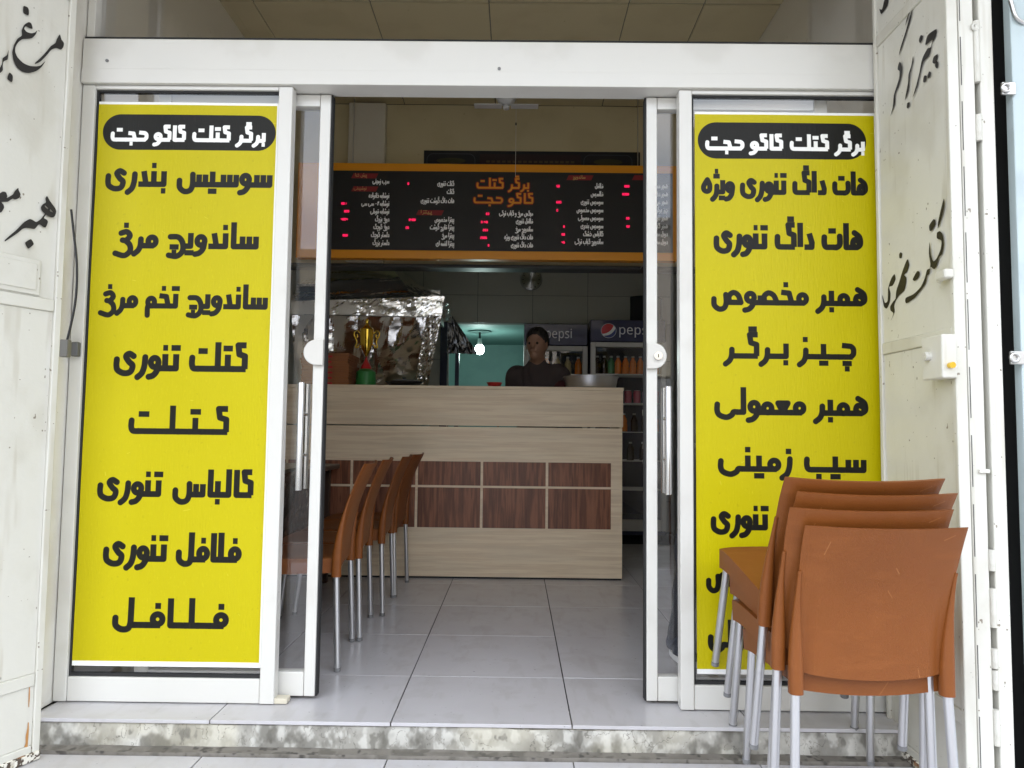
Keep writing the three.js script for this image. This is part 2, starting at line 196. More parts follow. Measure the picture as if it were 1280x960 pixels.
// draws text so that it fills x0..x1 (canvas) on a baseline; size sets the height of one em
function drawText(c, text, x0, x1, base, size, weight, colour) {
  const L = layout(text), sx = (x1 - x0) / L.width, X = (x) => x1 - x * sx, Y = (y) => base - y * size;
  c.strokeStyle = c.fillStyle = colour; c.lineWidth = weight; c.lineCap = 'butt'; c.lineJoin = 'round';
  const seg = (pts, round) => { c.lineCap = round ? 'round' : 'butt'; c.beginPath(); pts.forEach(([x, y], i) => (i ? c.lineTo(X(x), Y(y)) : c.moveTo(X(x), Y(y)))); c.stroke(); };
  for (const [ox, ss] of L.glyphs) for (const s of ss) {
    const [k, ...n] = s.split(' ').map((a, i) => (i ? +a : a));
    if (k === 'd') { const w = (n[0] === 1 ? 0.24 : 0.46) * sx, h = weight * 0.95, cx = X(ox + n[1]), cy = Y(n[2]); c.fillRect(cx - w / 2, cy - h / 2, w, h); if (n[0] === 3) c.fillRect(cx - 0.12 * sx, cy + (n[2] > 0 ? -1 : 1) * h * 1.05 - h / 2, 0.24 * sx, h); }
    else if (k === 'c') { c.beginPath(); c.ellipse(X(ox + n[0]), Y(n[1]), n[2] * sx, n[2] * size, 0, 0, 7); c.stroke(); }
    else { let pts = []; for (let i = 0; i < n.length; i += 2) pts.push([ox + n[i], n[i + 1]]); if (k === 's') { const q = new THREE.SplineCurve(pts.map((p) => new THREE.Vector2(...p))).getPoints(pts.length * 7); pts = q.map((p) => [p.x, p.y]); } else if (pts.length) { const e = pts.length - 1; if (pts[0][1] === 0 && pts[1][1] === 0) pts[0] = [pts[0][0] - 0.06, 0]; if (pts[e][1] === 0 && pts[e - 1][1] === 0) pts[e] = [pts[e][0] + 0.06, 0]; } seg(pts, k === 's'); }
  }
}
const weave = pixTex(256, 256, (u, v) => 0.5 * fbm(u, v, 90, 951, 2, 10) + 0.5 * fbm(u, v, 6, 955, 4), { srgb: false, metres: 0.3 }); weave.repeat.set(2.2, 7);
function canvasTex(w, h, draw) { const c = document.createElement('canvas'); c.width = w; c.height = h; draw(c.getContext('2d'), w, h); const t = new THREE.CanvasTexture(c); t.colorSpace = THREE.SRGBColorSpace; t.anisotropy = 8; return t; }

// ------------------------------------------------------------------ the setting: street, pavement, step, floor
const GY = -0.095;
struct('street', new THREE.PlaneGeometry(160, 160).rotateX(-PI / 2).translate(0, -0.26, 0), M.asphalt).geometry = metreUV(new THREE.PlaneGeometry(160, 160).rotateX(-PI / 2).translate(0, -0.26, 0));
const pavement = struct('pavement', box(-20, 20, -0.3, GY - 0.008, 0.206, 4.2), M.pave);
struct('kerb', box(-20, 20, -0.3, GY - 0.004, 4.202, 4.36, 0.012), M.kerb);
struct('far_pavement', box(-20, 20, -0.3, -0.12, 15.6, 18.0, 0.01), M.pave);
const TX = -0.3769, TZ = -1.5176, T = 0.6, gap = 0.0022;
{
  const r = rng(5);
  for (let i = -4; i < 5; i++) for (let j = 0; j < 5; j++) {
    const x0 = TX + i * T, z0 = 0.208 + j * T, y = GY + (r() - 0.5) * 0.0015;
    part('paving_tile', box(x0 + gap, x0 + T - gap, y - 0.006, y, z0 + gap, z0 + T - gap, 0.0015, r() * 3, r() * 3), M.paveTile[(i + j + 8) % 2], pavement);
  }
  const floor = struct('shop_floor', box(-1.75, 1.55, -0.16, -0.004, -6.7, 0.0), M.floorGrout);
  const zs = [0.157, TZ + 2 * T]; for (let k = 1; k > -5; k--) zs.push(TZ + k * T);
  for (let i = -3; i < 4; i++) for (let k = 0; k < zs.length - 1; k++) {
    const x0 = Math.max(TX + i * T, k ? -1.75 : -1.6), x1 = Math.min(TX + (i + 1) * T, k ? 1.55 : 1.42); if (x1 - x0 < 0.05) continue;
    const y = (r() - 0.5) * 0.0016;
    part('floor_tile', box(x0 + gap, x1 - gap, -0.012 + y, y, zs[k + 1] + gap, zs[k] - (k ? gap : 0), 0.0012, r() * 3, r() * 3), M.floorTile[Math.floor(r() * 3)], floor);
  }
  // the worn stone step: a slab edge with an uneven, chipped nose
  const step = new THREE.BoxGeometry(3.02, 0.152, 0.157, 220, 10, 8), p = step.attributes.position;
  for (let i = 0; i < p.count; i++) {
    const x = p.getX(i), y = p.getY(i), z = p.getZ(i), n = fbm(x * 0.3 + 0.5, y + 0.5, 24, 77, 4) - 0.5, edge = smooth(0.05, 0.0785, z) * smooth(0.04, 0.076, y);
    if (z > 0.05) { p.setZ(i, z + n * 0.012 - edge * (0.006 + 0.014 * Math.max(0, n))); p.setY(i, y - edge * (0.003 + 0.02 * Math.max(0, n))); }
  }
  step.computeVertexNormals(); step.translate(-0.09, -0.0885, 0.0785);
  struct('step', metreUV(step), M.riser);
  const led = new THREE.BoxGeometry(3.0, 0.03, 0.049, 200, 2, 4), q = led.attributes.position;
  for (let i = 0; i < q.count; i++) { const x = q.getX(i), n = fbm(x * 0.3 + 0.5, q.getZ(i) * 5 + 0.5, 30, 79, 4) - 0.5; if (q.getY(i) > 0) q.setY(i, q.getY(i) + n * 0.007); }
  led.computeVertexNormals(); led.translate(-0.09, -0.1, 0.1805);
  struct('step_ledge', metreUV(led), M.ledge);
}

// ------------------------------------------------------------------ the shop building
const shop = thing('shop_building', 'shop building with white painted jambs round the open front', 'building');
const CEIL = 3.47;
part('left_wall', box(-2.0, -1.75, -0.3, 3.6, -6.75, 0.1), M.sideWall, shop);
part('right_wall', box(1.55, 1.8, -0.3, 3.6, -6.75, -0.05), M.sideWall, shop);
part('rear_wall', box(-2.0, 1.8, -0.3, 3.6, -6.95, -6.75), M.sideWall, shop);
const ceil = part('ceiling', box(-2.0, 1.8, 3.485, 3.6, -6.75, 0.0), M.grout, shop);
{ const r = rng(9), xs = [-1.75, -1.55, -0.86, -0.16, 0.66, 1.1, 1.55]; for (let i = 0; i < xs.length - 1; i++) for (const [a, b] of [[-1.52, -0.02], [-2.898, -1.54]]) part('ceiling_panel', box(xs[i] + 0.004, xs[i + 1] - 0.004, CEIL + r() * 0.004, 3.4845, a, b, 0.002, r() * 2, r() * 2), M.ceiling, ceil); }
part('ceiling_beam', box(-1.75, 1.55, CEIL - 0.05, CEIL + 0.01, -0.9, -0.72, 0.004), M.ceiling, shop);
part('upper_front', box(-7, 7, 3.62, 7.6, -7.2, -0.06), M.facade, shop);
part('lintel', box(-1.75, 1.8, 3.06, 3.61, -0.26, -0.06), M.facade, shop);
part('front_pier', box(-7, -2.01, -0.3, 3.61, -1.0, 0.1), M.facade, shop);
part('front_pier', box(1.81, 7, -0.3, 3.61, -1.0, -0.06), M.facade, shop);
const canopy = part('canopy', box(-7, 7, 3.36, 3.56, -0.055, 1.72, 0.01), M.facade, shop);
for (let k = 0; k < 16; k++) part('canopy_board', box(-6.4 + k * 0.8, -5.603 + k * 0.8, 3.335, 3.3595, -0.05, 1.7, 0.003, k * 0.3, k * 0.7), M.ceiling, canopy);
part('jamb', box(-1.75, -1.592, -0.005, 3.05, -0.06, 0.138, 0.006), M.plaster, shop);
part('jamb', box(1.404, 1.549, -0.005, 3.05, -0.06, 0.03, 0.006), M.plaster, shop);
part('mezzanine_wall', box(-1.75, 1.55, 2.226, CEIL, -3.02, -2.9), M.ceiling, shop);
part('pilaster', box(-1.27, -0.99, 2.23, CEIL - 0.02, -2.9, -2.82, 0.006), M.cream, shop);
part('beam_edge', box(-1.75, 1.55, 2.2, 2.2255, -3.03, -2.88, 0.004), M.beam, shop);
part('kitchen_ceiling', box(-1.75, 1.55, 2.78, 2.86, -4.7, -3.02), M.sideWall, shop);
// tiled kitchen wall with an opening to the back room
{
  const bw = part('tiled_wall', [box(-1.75, -0.66, 0, 2.78, -4.82, -4.712), box(-0.66, 0.12, 2.05, 2.78, -4.82, -4.712), box(0.12, 1.55, 0, 2.78, -4.82, -4.712)], M.grout, shop), r = rng(11);
  const cols = [-1.75, -1.47, -0.92, -0.372, 0.178, 0.728, 1.278, 1.55], rows = [0, 0.3, 0.65, 1.0, 1.33, 1.68, 2.05, 2.33, 2.62, 2.78];
  for (let i = 0; i < cols.length - 1; i++) for (let j = 0; j < rows.length - 1; j++) {
    let x0 = cols[i], x1 = cols[i + 1];
    if (j < 6) { if (x0 >= -0.66 && x1 <= 0.12) continue; if (x0 < -0.66 && x1 > -0.66) x1 = -0.66; else if (x0 < 0.12 && x1 > 0.12) x0 = 0.12; }
    if (x1 - x0 < 0.03) continue;
    part('wall_tile', box(x0 + 0.002, x1 - 0.002, rows[j] + 0.002, rows[j + 1] - 0.002, -4.712, -4.7 + r() * 0.0015, 0.002), M.wallTile[Math.floor(r() * 3)], bw);
  }
  part('back_room_wall', [box(-1.2, -1.1, 0, 2.3, -6.74, -4.83), box(0.7, 0.8, 0, 2.3, -6.74, -4.83), box(-1.1, 0.7, 0, 2.3, -6.74, -6.66)], M.teal, shop);
  part('back_room_ceiling', box(-1.1, 0.7, 2.06, 2.12, -6.66, -4.83), M.teal, shop);
  part('doorway_post', [box(-0.735, -0.665, 0, 2.05, -4.699, -4.66, 0.004), box(-0.6, -0.56, 0, 2.04, -4.9, -4.83)], M.navy, shop);
}

// ------------------------------------------------------------------ shopfront of white aluminium with fixed panes
const front = thing('shopfront_frame', 'white aluminium shopfront frame with wide header and fixed glass panes', 'shopfront');
const XL = -1.588, XR = 1.402, HB = 2.228, HT = 2.398;
const header = part('header', [box(XL, XR, HB, HT, -0.07, 0.03, 0.004), box(XL + 0.0005, XR - 0.0005, HB + 0.0008, HB + 0.055, 0.0, 0.0318, 0.0015)], M.alu, front);
for (const [u, v] of [[134, 76], [624, 86]]) { const q = at(u, v, 'z', 0.03); part('screw', new THREE.CylinderGeometry(0.006, 0.006, 0.004, 10).rotateX(PI / 2).translate(q.x, q.y, 0.0312), M.footCap, header); }
part('transom_sill', box(XL, XR, HT + 0.001, HT + 0.012, -0.05, 0.02, 0.002), M.aluGap, front);
part('transom_pane', box(XL + 0.03, XR, HT + 0.012, 3.05, -0.03, -0.024), M.glass, front);
part('transom_stile', box(XL, XL + 0.03, HT + 0.012, 3.05, -0.06, 0.01, 0.003), M.alu, front);
for (const [x0, x1] of [[XL, -1.541], [-0.862, -0.81], [0.612, 0.66], [1.352, XR]]) part('stile', box(x0, x1, 0.003, HB - 0.001, -0.03, 0.018, 0.004), M.alu, front);
for (const [x0, x1] of [[-1.5405, -0.8625], [0.6605, 1.3515]]) {
  part('rail', box(x0, x1, HB - 0.016, HB - 0.001, -0.03, 0.016, 0.003), M.alu, front);
  part('rail', box(x0, x1, 0.003, 0.088, -0.03, 0.014, 0.004), M.alu, front);
  part('gasket', [box(x0, x1, 0.0885, 0.099, -0.012, 0.006), box(x0, x1, HB - 0.024, HB - 0.0165, -0.012, 0.006), box(x0, x0 + 0.007, 0.099, HB - 0.024, -0.012, 0.006)], M.aluGap, front);
  part('pane', box(x0 + 0.007, x1, 0.099, HB - 0.024, -0.004, 0.001), M.glass, front);
}
part('putty', box(-0.812, -0.765, 0.002, 0.022, -0.03, 0.012, 0.004), M.cream, front);

// sliding doors parked behind the fixed panes; g is +1 when the lock stile is the right one
function slidingDoor(label, x0, x1, lockRight, glassEdge) {
  const d = thing('sliding_door', label, 'sliding door', [0, 0, 0], 0, 'sliding glass doors of the shopfront');
  const za = -0.085, zb = -0.04, top = HB - 0.004, bot = 0.012, w = 0.04, lx = lockRight ? [x1 - w, x1] : [x0, x0 + w], fx = lockRight ? [x0, x0 + 0.05] : [x1 - 0.05, x1], gx = lockRight ? [fx[1], lx[0]] : [lx[1], fx[0]];
  const ls = part('lock_stile', box(lx[0], lx[1], bot, top, za, zb, 0.004), M.alu, d);
  part('stile', box(fx[0], fx[1], bot, top, za, zb, 0.004), M.alu, d);
  part('rail', box(gx[0] + 0.001, gx[1] - 0.001, top - 0.045, top, za + 0.001, zb - 0.002, 0.003), M.alu, d);
  part('rail', box(gx[0] + 0.001, gx[1] - 0.001, bot, bot + 0.085, za + 0.001, zb - 0.002, 0.003), M.alu, d);
  part('pane', box(gx[0], gx[1], bot + 0.085, top - 0.045, -0.065, -0.06), M.glass, d);
  part('seal', box(lockRight ? x1 + 0.001 : x0 - 0.006, lockRight ? x1 + 0.006 : x0 - 0.001, bot, top, za + 0.004, zb - 0.006), M.aluGap, d);
  // round lock plate standing off the inner side of the stile
  const cy = 1.247, sx = lockRight ? -1 : 1, ex = lockRight ? x1 - 0.002 : x0 + 0.002, sh = new THREE.Shape(); sh.moveTo(0, -0.044); sh.lineTo(sx * 0.022, -0.044); sh.absarc(sx * 0.022, 0, 0.044, -PI / 2, PI / 2, sx < 0); sh.lineTo(0, 0.044);
  const lk = part('lock_plate', new THREE.ExtrudeGeometry(sh, { depth: 0.014, bevelEnabled: true, bevelSize: 0.003, bevelThickness: 0.003, bevelSegments: 2, curveSegments: 20 }).translate(ex, cy, zb + 0.001), M.offWhite, d);
  if (!lockRight) { part('lock_cylinder', [new THREE.CylinderGeometry(0.015, 0.016, 0.012, 20).rotateX(PI / 2).translate(ex + sx * 0.036, cy, zb + 0.024)], M.chrome, lk); part('keyhole', box(ex + sx * 0.036 - 0.0015, ex + sx * 0.036 + 0.0015, cy - 0.007, cy + 0.005, zb + 0.03, zb + 0.0312), M.black, lk); }
  // pull bars, one on each side of the glass
  const hx = lockRight ? lx[0] - 0.034 : lx[1] + 0.036, y0 = 0.745, y1 = 1.135;
  for (const [z, dx] of [[-0.02, 0], [-0.105, 0.0]]) {
    const h = part('pull_bar', rod(V(hx + dx, y0, z), V(hx + dx, y1, z), 0.0115, 16), M.chrome, d);
    for (const y of [0.87, 1.02]) part('standoff', rod(V(hx + dx, y, z), V(hx + dx, y, z < -0.06 ? -0.066 : -0.059), 0.007, 10), M.chrome, h);
  }
  return d;
}
slidingDoor('sliding glass door with plain round lock plate, beside the yellow sign with eight lines', -1.335, -0.683, true);
slidingDoor('sliding glass door with keyed lock cylinder, beside the chair stack and nine-line yellow sign', 0.503, 1.18, false);

// ------------------------------------------------------------------ yellow banners stuck on the fixed panes
function banner(label, corners, pill, lines, cut) {
  const [bx0, bx1, by0, by1] = corners, w = 620, k = w / 800, h = Math.round(w * (by1 - by0) / (bx1 - bx0));
  const P = (u, v) => { const q = at(u, v, 'z', 0.003); return [(q.x - bx0) / (bx1 - bx0) * w, (by1 - q.y) / (by1 - by0) * h]; };
  const tex = canvasTex(w, h, (c) => {
    c.fillStyle = '#bdb000'; c.fillRect(0, 0, w, h);
    const r = rng(31); for (let i = 0; i < 9000; i++) { c.fillStyle = `rgba(${r() < 0.5 ? '150,135,0' : '255,246,120'},${0.03 + r() * 0.05})`; c.fillRect(r() * w, r() * h, 1 + r() * 2, 2 + r() * 9); }
    for (let i = 0; i < 260; i++) { c.fillStyle = `rgba(110,98,20,${0.04 + r() * 0.08})`; c.beginPath(); c.ellipse(r() * w, r() * h, 1 + r() * 5, 1 + r() * 3, r() * 3, 0, 7); c.fill(); }
    c.strokeStyle = 'rgba(250,246,190,.5)'; c.lineWidth = 1; for (let i = 0; i < 14; i++) { const x = r() * w, y = r() * h; c.beginPath(); c.moveTo(x, y); c.lineTo(x + (r() - 0.5) * 50, y + (r() - 0.5) * 30); c.stroke(); }
    c.fillStyle = '#f2f2ee'; c.fillRect(0, 0, w, 9); c.fillRect(0, h - 16, w, 16); c.fillRect(w - 6, 0, 6, h);
    const [ax, ay] = P(pill[0], pill[1]), [cx, cy] = P(pill[2], pill[3]); c.fillStyle = '#15140f'; c.beginPath(); c.roundRect(ax, ay, cx - ax, cy - ay, (cy - ay) / 2); c.fill();
    const [hx0, hb] = P(pill[4], pill[6]), [hx1] = P(pill[5], pill[6]);
    drawText(c, 'برگر کتلت کاکو حجت', hx0, hx1, hb, 60 * k, 18 * k, '#f6f6f2');
    for (const [t, u0, u1, v, s = 1] of lines) { const [x0, y] = P(u0, v), [x1] = P(u1, v); drawText(c, t, x0 + 8 * k, x1, y - 8 * k, 98 * s * k, 25 * s * k, '#15140f'); }
  });
  const g = new THREE.PlaneGeometry(bx1 - bx0, by1 - by0, 40, 110), p = g.attributes.position, r = rng(3);
  for (let i = 0; i < p.count; i++) p.setZ(i, 0.0011 * Math.sin(p.getY(i) * 9 + 2 * Math.sin(p.getX(i) * 4)) + 0.0022 * (fbm(p.getX(i) + 0.5, p.getY(i) * 0.4 + 0.5, 7, 43, 3) - 0.5));
  g.computeVertexNormals();
  const b = thing('banner', label, 'banner', [(bx0 + bx1) / 2, (by0 + by1) / 2, 0.0046], 0, 'yellow menu signs on the fixed panes');
  part('printed_sheet', g, phys({ map: tex, roughness: 0.42, specularIntensity: 0.45, bumpMap: weave, bumpScale: 0.0012, side: THREE.DoubleSide }), b);
}
banner('yellow printed banner with eight lines of black Persian lettering', [-1.531, -0.864, 0.124, 2.168], [130, 143, 344, 189, 137, 332, 174.5], [
  ['سوسیس بندری', 128, 340, 232], ['ساندویچ مرغ', 138, 323, 309], ['ساندویچ تخم مرغ', 120, 334, 384, 0.92], ['کتلت تنوری', 138, 309, 462, 1.06], ['کـتـلـت', 155, 286, 541, 1.02], ['کالباس تنوری', 118, 316, 619], ['فلافل تنوری', 125, 300, 700, 1.04], ['فـلـافـل', 135, 284, 783, 1.05]]);
banner('yellow printed banner with nine lines of black Persian lettering, partly behind stacked chairs', [0.672, 1.338, 0.124, 2.15], [872, 153, 1083, 200, 880, 1081, 185.5], [
  ['هات داگ تنوری ویژه', 874, 1083, 242, 0.9], ['هات داگ تنوری', 889, 1077, 310], ['همبر مخصوص', 884, 1083, 380, 0.95], ['چـیـز بـرگـر', 902, 1069, 447, 0.95], ['همبر معمولی', 889, 1084, 517, 0.98], ['سیب زمینی', 893, 1083, 588, 0.98], ['سوسیس تنوری', 885, 1082, 661, 0.96], ['سوسیس مخصوص', 879, 1084, 732, 0.9], ['سوسیس معمولی', 882, 1084, 808, 0.95]]);

// ------------------------------------------------------------------ steel door leaves with brush lettering
// a ribbon of paint: photograph pixels with a pen width, laid on the leaf's own plane
function brush(strokes, hit, parent, toLocal, name = 'brush_stroke', m = M.paint, bold = 1.35) {
  for (const s of strokes) {
    const pos = [];
    const c = new THREE.CatmullRomCurve3(s.length > 1 ? s.map(([u, v, w]) => V(u, v, w)) : [V(s[0][0] - s[0][2] * 0.35, s[0][1] - 1, s[0][2] * 0.75), V(s[0][0], s[0][1], s[0][2]), V(s[0][0] + s[0][2] * 0.35, s[0][1] + 1, s[0][2] * 0.75)]), n = s.length * 7, P = c.getPoints(n), L = [], R = [];
    P.forEach((p, i) => {
      const a = P[Math.max(0, i - 1)], b = P[Math.min(n, i + 1)], dx = b.x - a.x, dy = b.y - a.y, l = Math.hypot(dx, dy) || 1, pen = V(-dy / l, dx / l, 0), w = Math.max(0.9, p.z * bold) / 2;
      L.push(toLocal(hit(p.x + pen.x * w, p.y + pen.y * w))); R.push(toLocal(hit(p.x - pen.x * w, p.y - pen.y * w)));
    });
    for (let i = 0; i < n; i++) for (const q of [L[i], R[i], L[i + 1], R[i], R[i + 1], L[i + 1]]) pos.push(q.x, q.y, q.z);
    const g = new THREE.BufferGeometry(); g.setAttribute('position', new THREE.Float32BufferAttribute(pos, 3)); g.computeVertexNormals();
    part(name, g, m, parent);
  }
}
// painted letters: filled outlines measured on the photograph (scale, offset, outlines, holes), laid on the leaf's own plane
function ink(blocks, hit, parent, inv) {
  for (const [k, ox, oy, outlines, holes = {}] of blocks) outlines.forEach((o, n) => {
    const pts = (a) => { const p = []; for (let i = 0; i < a.length; i += 2) p.push(V(a[i] / k + ox, a[i + 1] / k + oy, 0)); return new THREE.CatmullRomCurve3(p, true, 'catmullrom', 0.35).getPoints(p.length * 3).slice(0, -1).map((q) => new THREE.Vector2(q.x, q.y)); };
    const ring = pts(o), hs = (holes[n] ?? []).map(pts); if (!THREE.ShapeUtils.isClockWise(ring)) ring.reverse(); ring.reverse(); hs.forEach((h) => { if (!THREE.ShapeUtils.isClockWise(h)) h.reverse(); });
    const all = [ring, ...hs].flat(), pos = THREE.ShapeUtils.triangulateShape(ring, hs).flat().flatMap((i) => hit(all[i].x, all[i].y).applyMatrix4(inv).toArray());
    const g = new THREE.BufferGeometry(); g.setAttribute('position', new THREE.Float32BufferAttribute(pos, 3)); g.computeVertexNormals(); part('painted_letter', g, M.paint, parent);
  });
}
// leaf: local x runs along the leaf, local +z is its lettered face; built from z0 (back) to 0 (front)
function leafPanels(parent, w, rails, y0, y1, t = 0.034, st = 0.045) {
  part('stile', box(0, st, y0, y1, -t, 0, 0.004), M.leaf, parent); part('stile', box(w - st, w, y0, y1, -t, 0, 0.004), M.leaf, parent);
  const ys = [y0, ...rails, y1];
  for (let i = 0; i < ys.length; i++) { const a = i === 0 ? y0 : ys[i] - 0.02, b = i === ys.length - 1 ? y1 : i === 0 ? y0 + 0.04 : ys[i] + 0.02; part('rail', box(st + 0.001, w - st - 0.001, a, b, -t, -0.002, 0.004), M.leaf, parent); }
  for (let i = 0; i < ys.length - 1; i++) {
    const a = ys[i] + (i ? 0.021 : 0.041), b = ys[i + 1] - 0.021, g = new THREE.BoxGeometry(w - 2 * st - 0.002, b - a, 0.008, 14, 24, 1), p = g.attributes.position;
    for (let k = 0; k < p.count; k++) p.setZ(k, p.getZ(k) + 0.006 * (fbm(p.getX(k) + 0.5, p.getY(k) * 0.5 + 0.5, 3, 90 + i, 2) - 0.5));
    g.computeVertexNormals(); part('panel', metreUV(g.translate(w / 2, (a + b) / 2, -0.0125), i * 0.37, i * 0.21), M.leaf, parent);
  }
}
{ // left leaf, swung out towards the street
  const dir = V(-0.403, 0, 0.915), w = 0.46, edge = V(-1.482, 0, 0.245), nrm = V(0.915, 0, 0.403);
  const o = thing('folding_door_leaf', 'white steel door leaf with brush lettering, beside the black cable and the eight-line sign', 'door leaf', [edge.x + dir.x * w, 0, edge.z + dir.z * w], Math.atan2(0.915, 0.403), 'white folding steel door leaves');
  o.updateMatrixWorld(true); const inv = o.matrixWorld.clone().invert(), lift = nrm.clone().multiplyScalar(-0.0048);
  leafPanels(o, w, [0.16, 1.36, 2.42], GY + 0.012, 3.0, 0.034, 0.024);
  part('kick_strip', box(0, w, GY + 0.002, GY + 0.03, -0.03, 0.006, 0.005), M.leafRot, o);
  const hatch = part('hatch', [box(0.0, 0.385, 1.385, 1.5, -0.0085, -0.002, 0.003)], M.leaf, o); part('hatch_frame', [box(0, 0.37, 1.4, 1.485, -0.0018, 0.002, 0.002)], M.leaf, hatch);
  const hit = (u, v) => { const d = ray(u, v), p0 = edge.clone().add(lift), t = p0.sub(camera.position).dot(nrm) / d.dot(nrm); return camera.position.clone().addScaledVector(d, t); };
  ink([[8.66, 0, 0, [[255, 65, 300, 80, 312, 110, 308, 165, 255, 140], [310, 240, 340, 255, 353, 310, 320, 305, 280, 285, 262, 310, 290, 345, 340, 360, 380, 350, 405, 328, 385, 375, 345, 413, 290, 420, 240, 425, 195, 460, 168, 510, 165, 560, 190, 620, 250, 680, 320, 712, 390, 718, 440, 708, 492, 660, 450, 725, 390, 770, 310, 790, 240, 775, 180, 725, 145, 650, 133, 570, 150, 490, 190, 420, 235, 385, 235, 330, 262, 270],
    [648, 372, 665, 425, 692, 465, 685, 510, 658, 537, 610, 520, 555, 540, 500, 605, 440, 665, 385, 692, 380, 680, 440, 625, 505, 555, 550, 500, 600, 465, 615, 425], [92, 540, 90, 590, 82, 645, 40, 665, 30, 710, 30, 760, 0, 790, -20, 780, 0, 730, 22, 690, 30, 630, 75, 595], [102, 785, 138, 820, 130, 890, 78, 850]]],
  [10.02, 0, 225, [[590, 200, 625, 260, 690, 350, 705, 400, 685, 455, 650, 470, 600, 450, 560, 420, 525, 385, 512, 345, 535, 305, 575, 280, 568, 235], [562, 425, 575, 435, 550, 475, 590, 500, 600, 530, 575, 590, 545, 590, 490, 555, 435, 612, 380, 605, 325, 600, 280, 615, 220, 665, 140, 720, 65, 768, 60, 755, 100, 715, 200, 630, 300, 530, 370, 490, 410, 500, 455, 525, 510, 490],
    [315, 785, 380, 742, 405, 760, 422, 805, 362, 858, 340, 845], [228, 98, 235, 130, 258, 180, 240, 225, 190, 245, 155, 235, 95, 272, 20, 275, 45, 310, 50, 350, 20, 400, -30, 410, -60, 340, -30, 270, -20, 200, 0, 165, 40, 145, 75, 155, 92, 200, 85, 225, 150, 190, 165, 175, 190, 135]],
    { 0: [[565, 320, 602, 352, 596, 365, 566, 336], [630, 365, 664, 404, 626, 390]] }]], hit, o, inv);
  M.rust.side = THREE.DoubleSide; brush([[[37, 858, 0.8], [36.5, 872, 1.2], [36, 884, 0.6]], [[35.5, 903, 0.8], [35, 912, 1.6], [33.8, 921, 2.6], [33.4, 929, 2.2], [32.5, 934, 3.4]]], hit, o, (q) => q.applyMatrix4(inv), 'rust_stain', M.rust);
}
{ // right leaves, folded straight out from the front
  const X = 1.314, w = 0.462, z0 = 0.04, o = thing('folding_door_leaf', 'white steel door leaf with slanted brush lettering, behind the chair stack', 'door leaf', [X, 0, z0 + w], PI / 2 , 'white folding steel door leaves');
  // local +x runs towards the shop, local +z looks along +x; turn so that the lettered face looks to -x
  o.rotation.y = -PI / 2; o.position.set(X, 0, z0); o.updateMatrixWorld(true);
  leafPanels(o, w, [0.16, 1.27, 2.39], GY + 0.012, 3.0, 0.034, 0.02);
  const inv = o.matrixWorld.clone().invert(), hit = (u, v) => at(u, v, 'x', X + 0.0052);
  part('kick_strip', box(0.0, w, GY + 0.002, GY + 0.028, -0.03, 0.006, 0.005), M.leafRot, o);
  ink([[6.35, 1090, 0, [[322, 70, 310, 140, 265, 290, 215, 440, 225, 380, 270, 240, 300, 130], [303, 75, 290, 130, 265, 205, 275, 150], [222, 490, 238, 530, 235, 600, 210, 690, 185, 750, 180, 830, 145, 925, 165, 850, 172, 760, 190, 700, 215, 620, 218, 565, 203, 550, 210, 510], [325, 445, 328, 490, 305, 580, 298, 650, 290, 720, 262, 795, 270, 740, 285, 660, 290, 590, 312, 520], [275, 850, 280, 818, 298, 812, 298, 840, 285, 862],
    [512, 230, 505, 290, 480, 340, 465, 400, 450, 450, 410, 490, 385, 580, 360, 690, 322, 778, 350, 680, 375, 580, 390, 500, 405, 450, 440, 385, 465, 375, 480, 315, 425, 360, 430, 310, 450, 270], [372, 320, 385, 280, 403, 285, 400, 315, 382, 343], [480, 495, 490, 450, 520, 430, 520, 460, 500, 505], [500, 520, 508, 485, 525, 495, 522, 540, 508, 540], [440, 600, 452, 568, 467, 575, 462, 610, 445, 622], [405, 640, 415, 600, 435, 605, 425, 650, 410, 655], [100, -6, 130, -6, 120, 50, 75, 112, 58, 70, 80, 75]]],
  [5.6, 1090, 240, [[502, 45, 506, 95, 490, 170, 462, 255, 462, 215, 480, 130], [400, 235, 430, 190, 443, 200, 440, 235, 415, 272, 403, 270], [455, 285, 475, 275, 495, 300, 502, 370, 490, 435, 470, 455, 455, 510, 435, 540, 410, 525, 400, 575, 385, 585, 375, 640, 340, 690, 300, 740, 240, 780, 235, 742, 290, 715, 340, 665, 370, 600, 385, 545, 405, 535, 408, 500, 398, 430, 403, 350, 412, 440, 430, 485, 455, 460, 480, 400, 485, 340, 455, 325],
    [285, 610, 315, 555, 333, 560, 328, 595, 300, 622], [190, 435, 200, 422, 210, 430, 208, 462, 192, 462], [248, 470, 260, 510, 245, 560, 225, 580, 240, 600, 238, 640, 225, 690, 190, 725, 165, 765, 155, 800, 158, 840, 130, 905, 150, 850, 130, 830, 128, 800, 150, 765, 165, 745, 170, 690, 190, 630, 205, 580, 225, 520], [158, 575, 165, 610, 145, 655, 120, 665, 130, 710, 125, 770, 105, 815, 85, 805, 75, 760, 72, 720, 90, 775, 110, 760, 112, 680, 125, 630, 140, 595]]]], hit, o, inv);
  // lock box, hasp lug
  const lb = part('lock_box', box(w - 0.1, w + 0.012, 1.135, 1.265, 0.001, 0.046, 0.006), M.leaf, o);
  part('key_cylinder', new THREE.CylinderGeometry(0.013, 0.014, 0.02, 14).rotateX(PI / 2).translate(w - 0.055, 1.205, 0.052), M.leaf, lb); part('bolt_knob', new THREE.CylinderGeometry(0.009, 0.009, 0.016, 12).rotateZ(PI / 2).translate(w + 0.02, 1.172, 0.024), M.gold, lb);
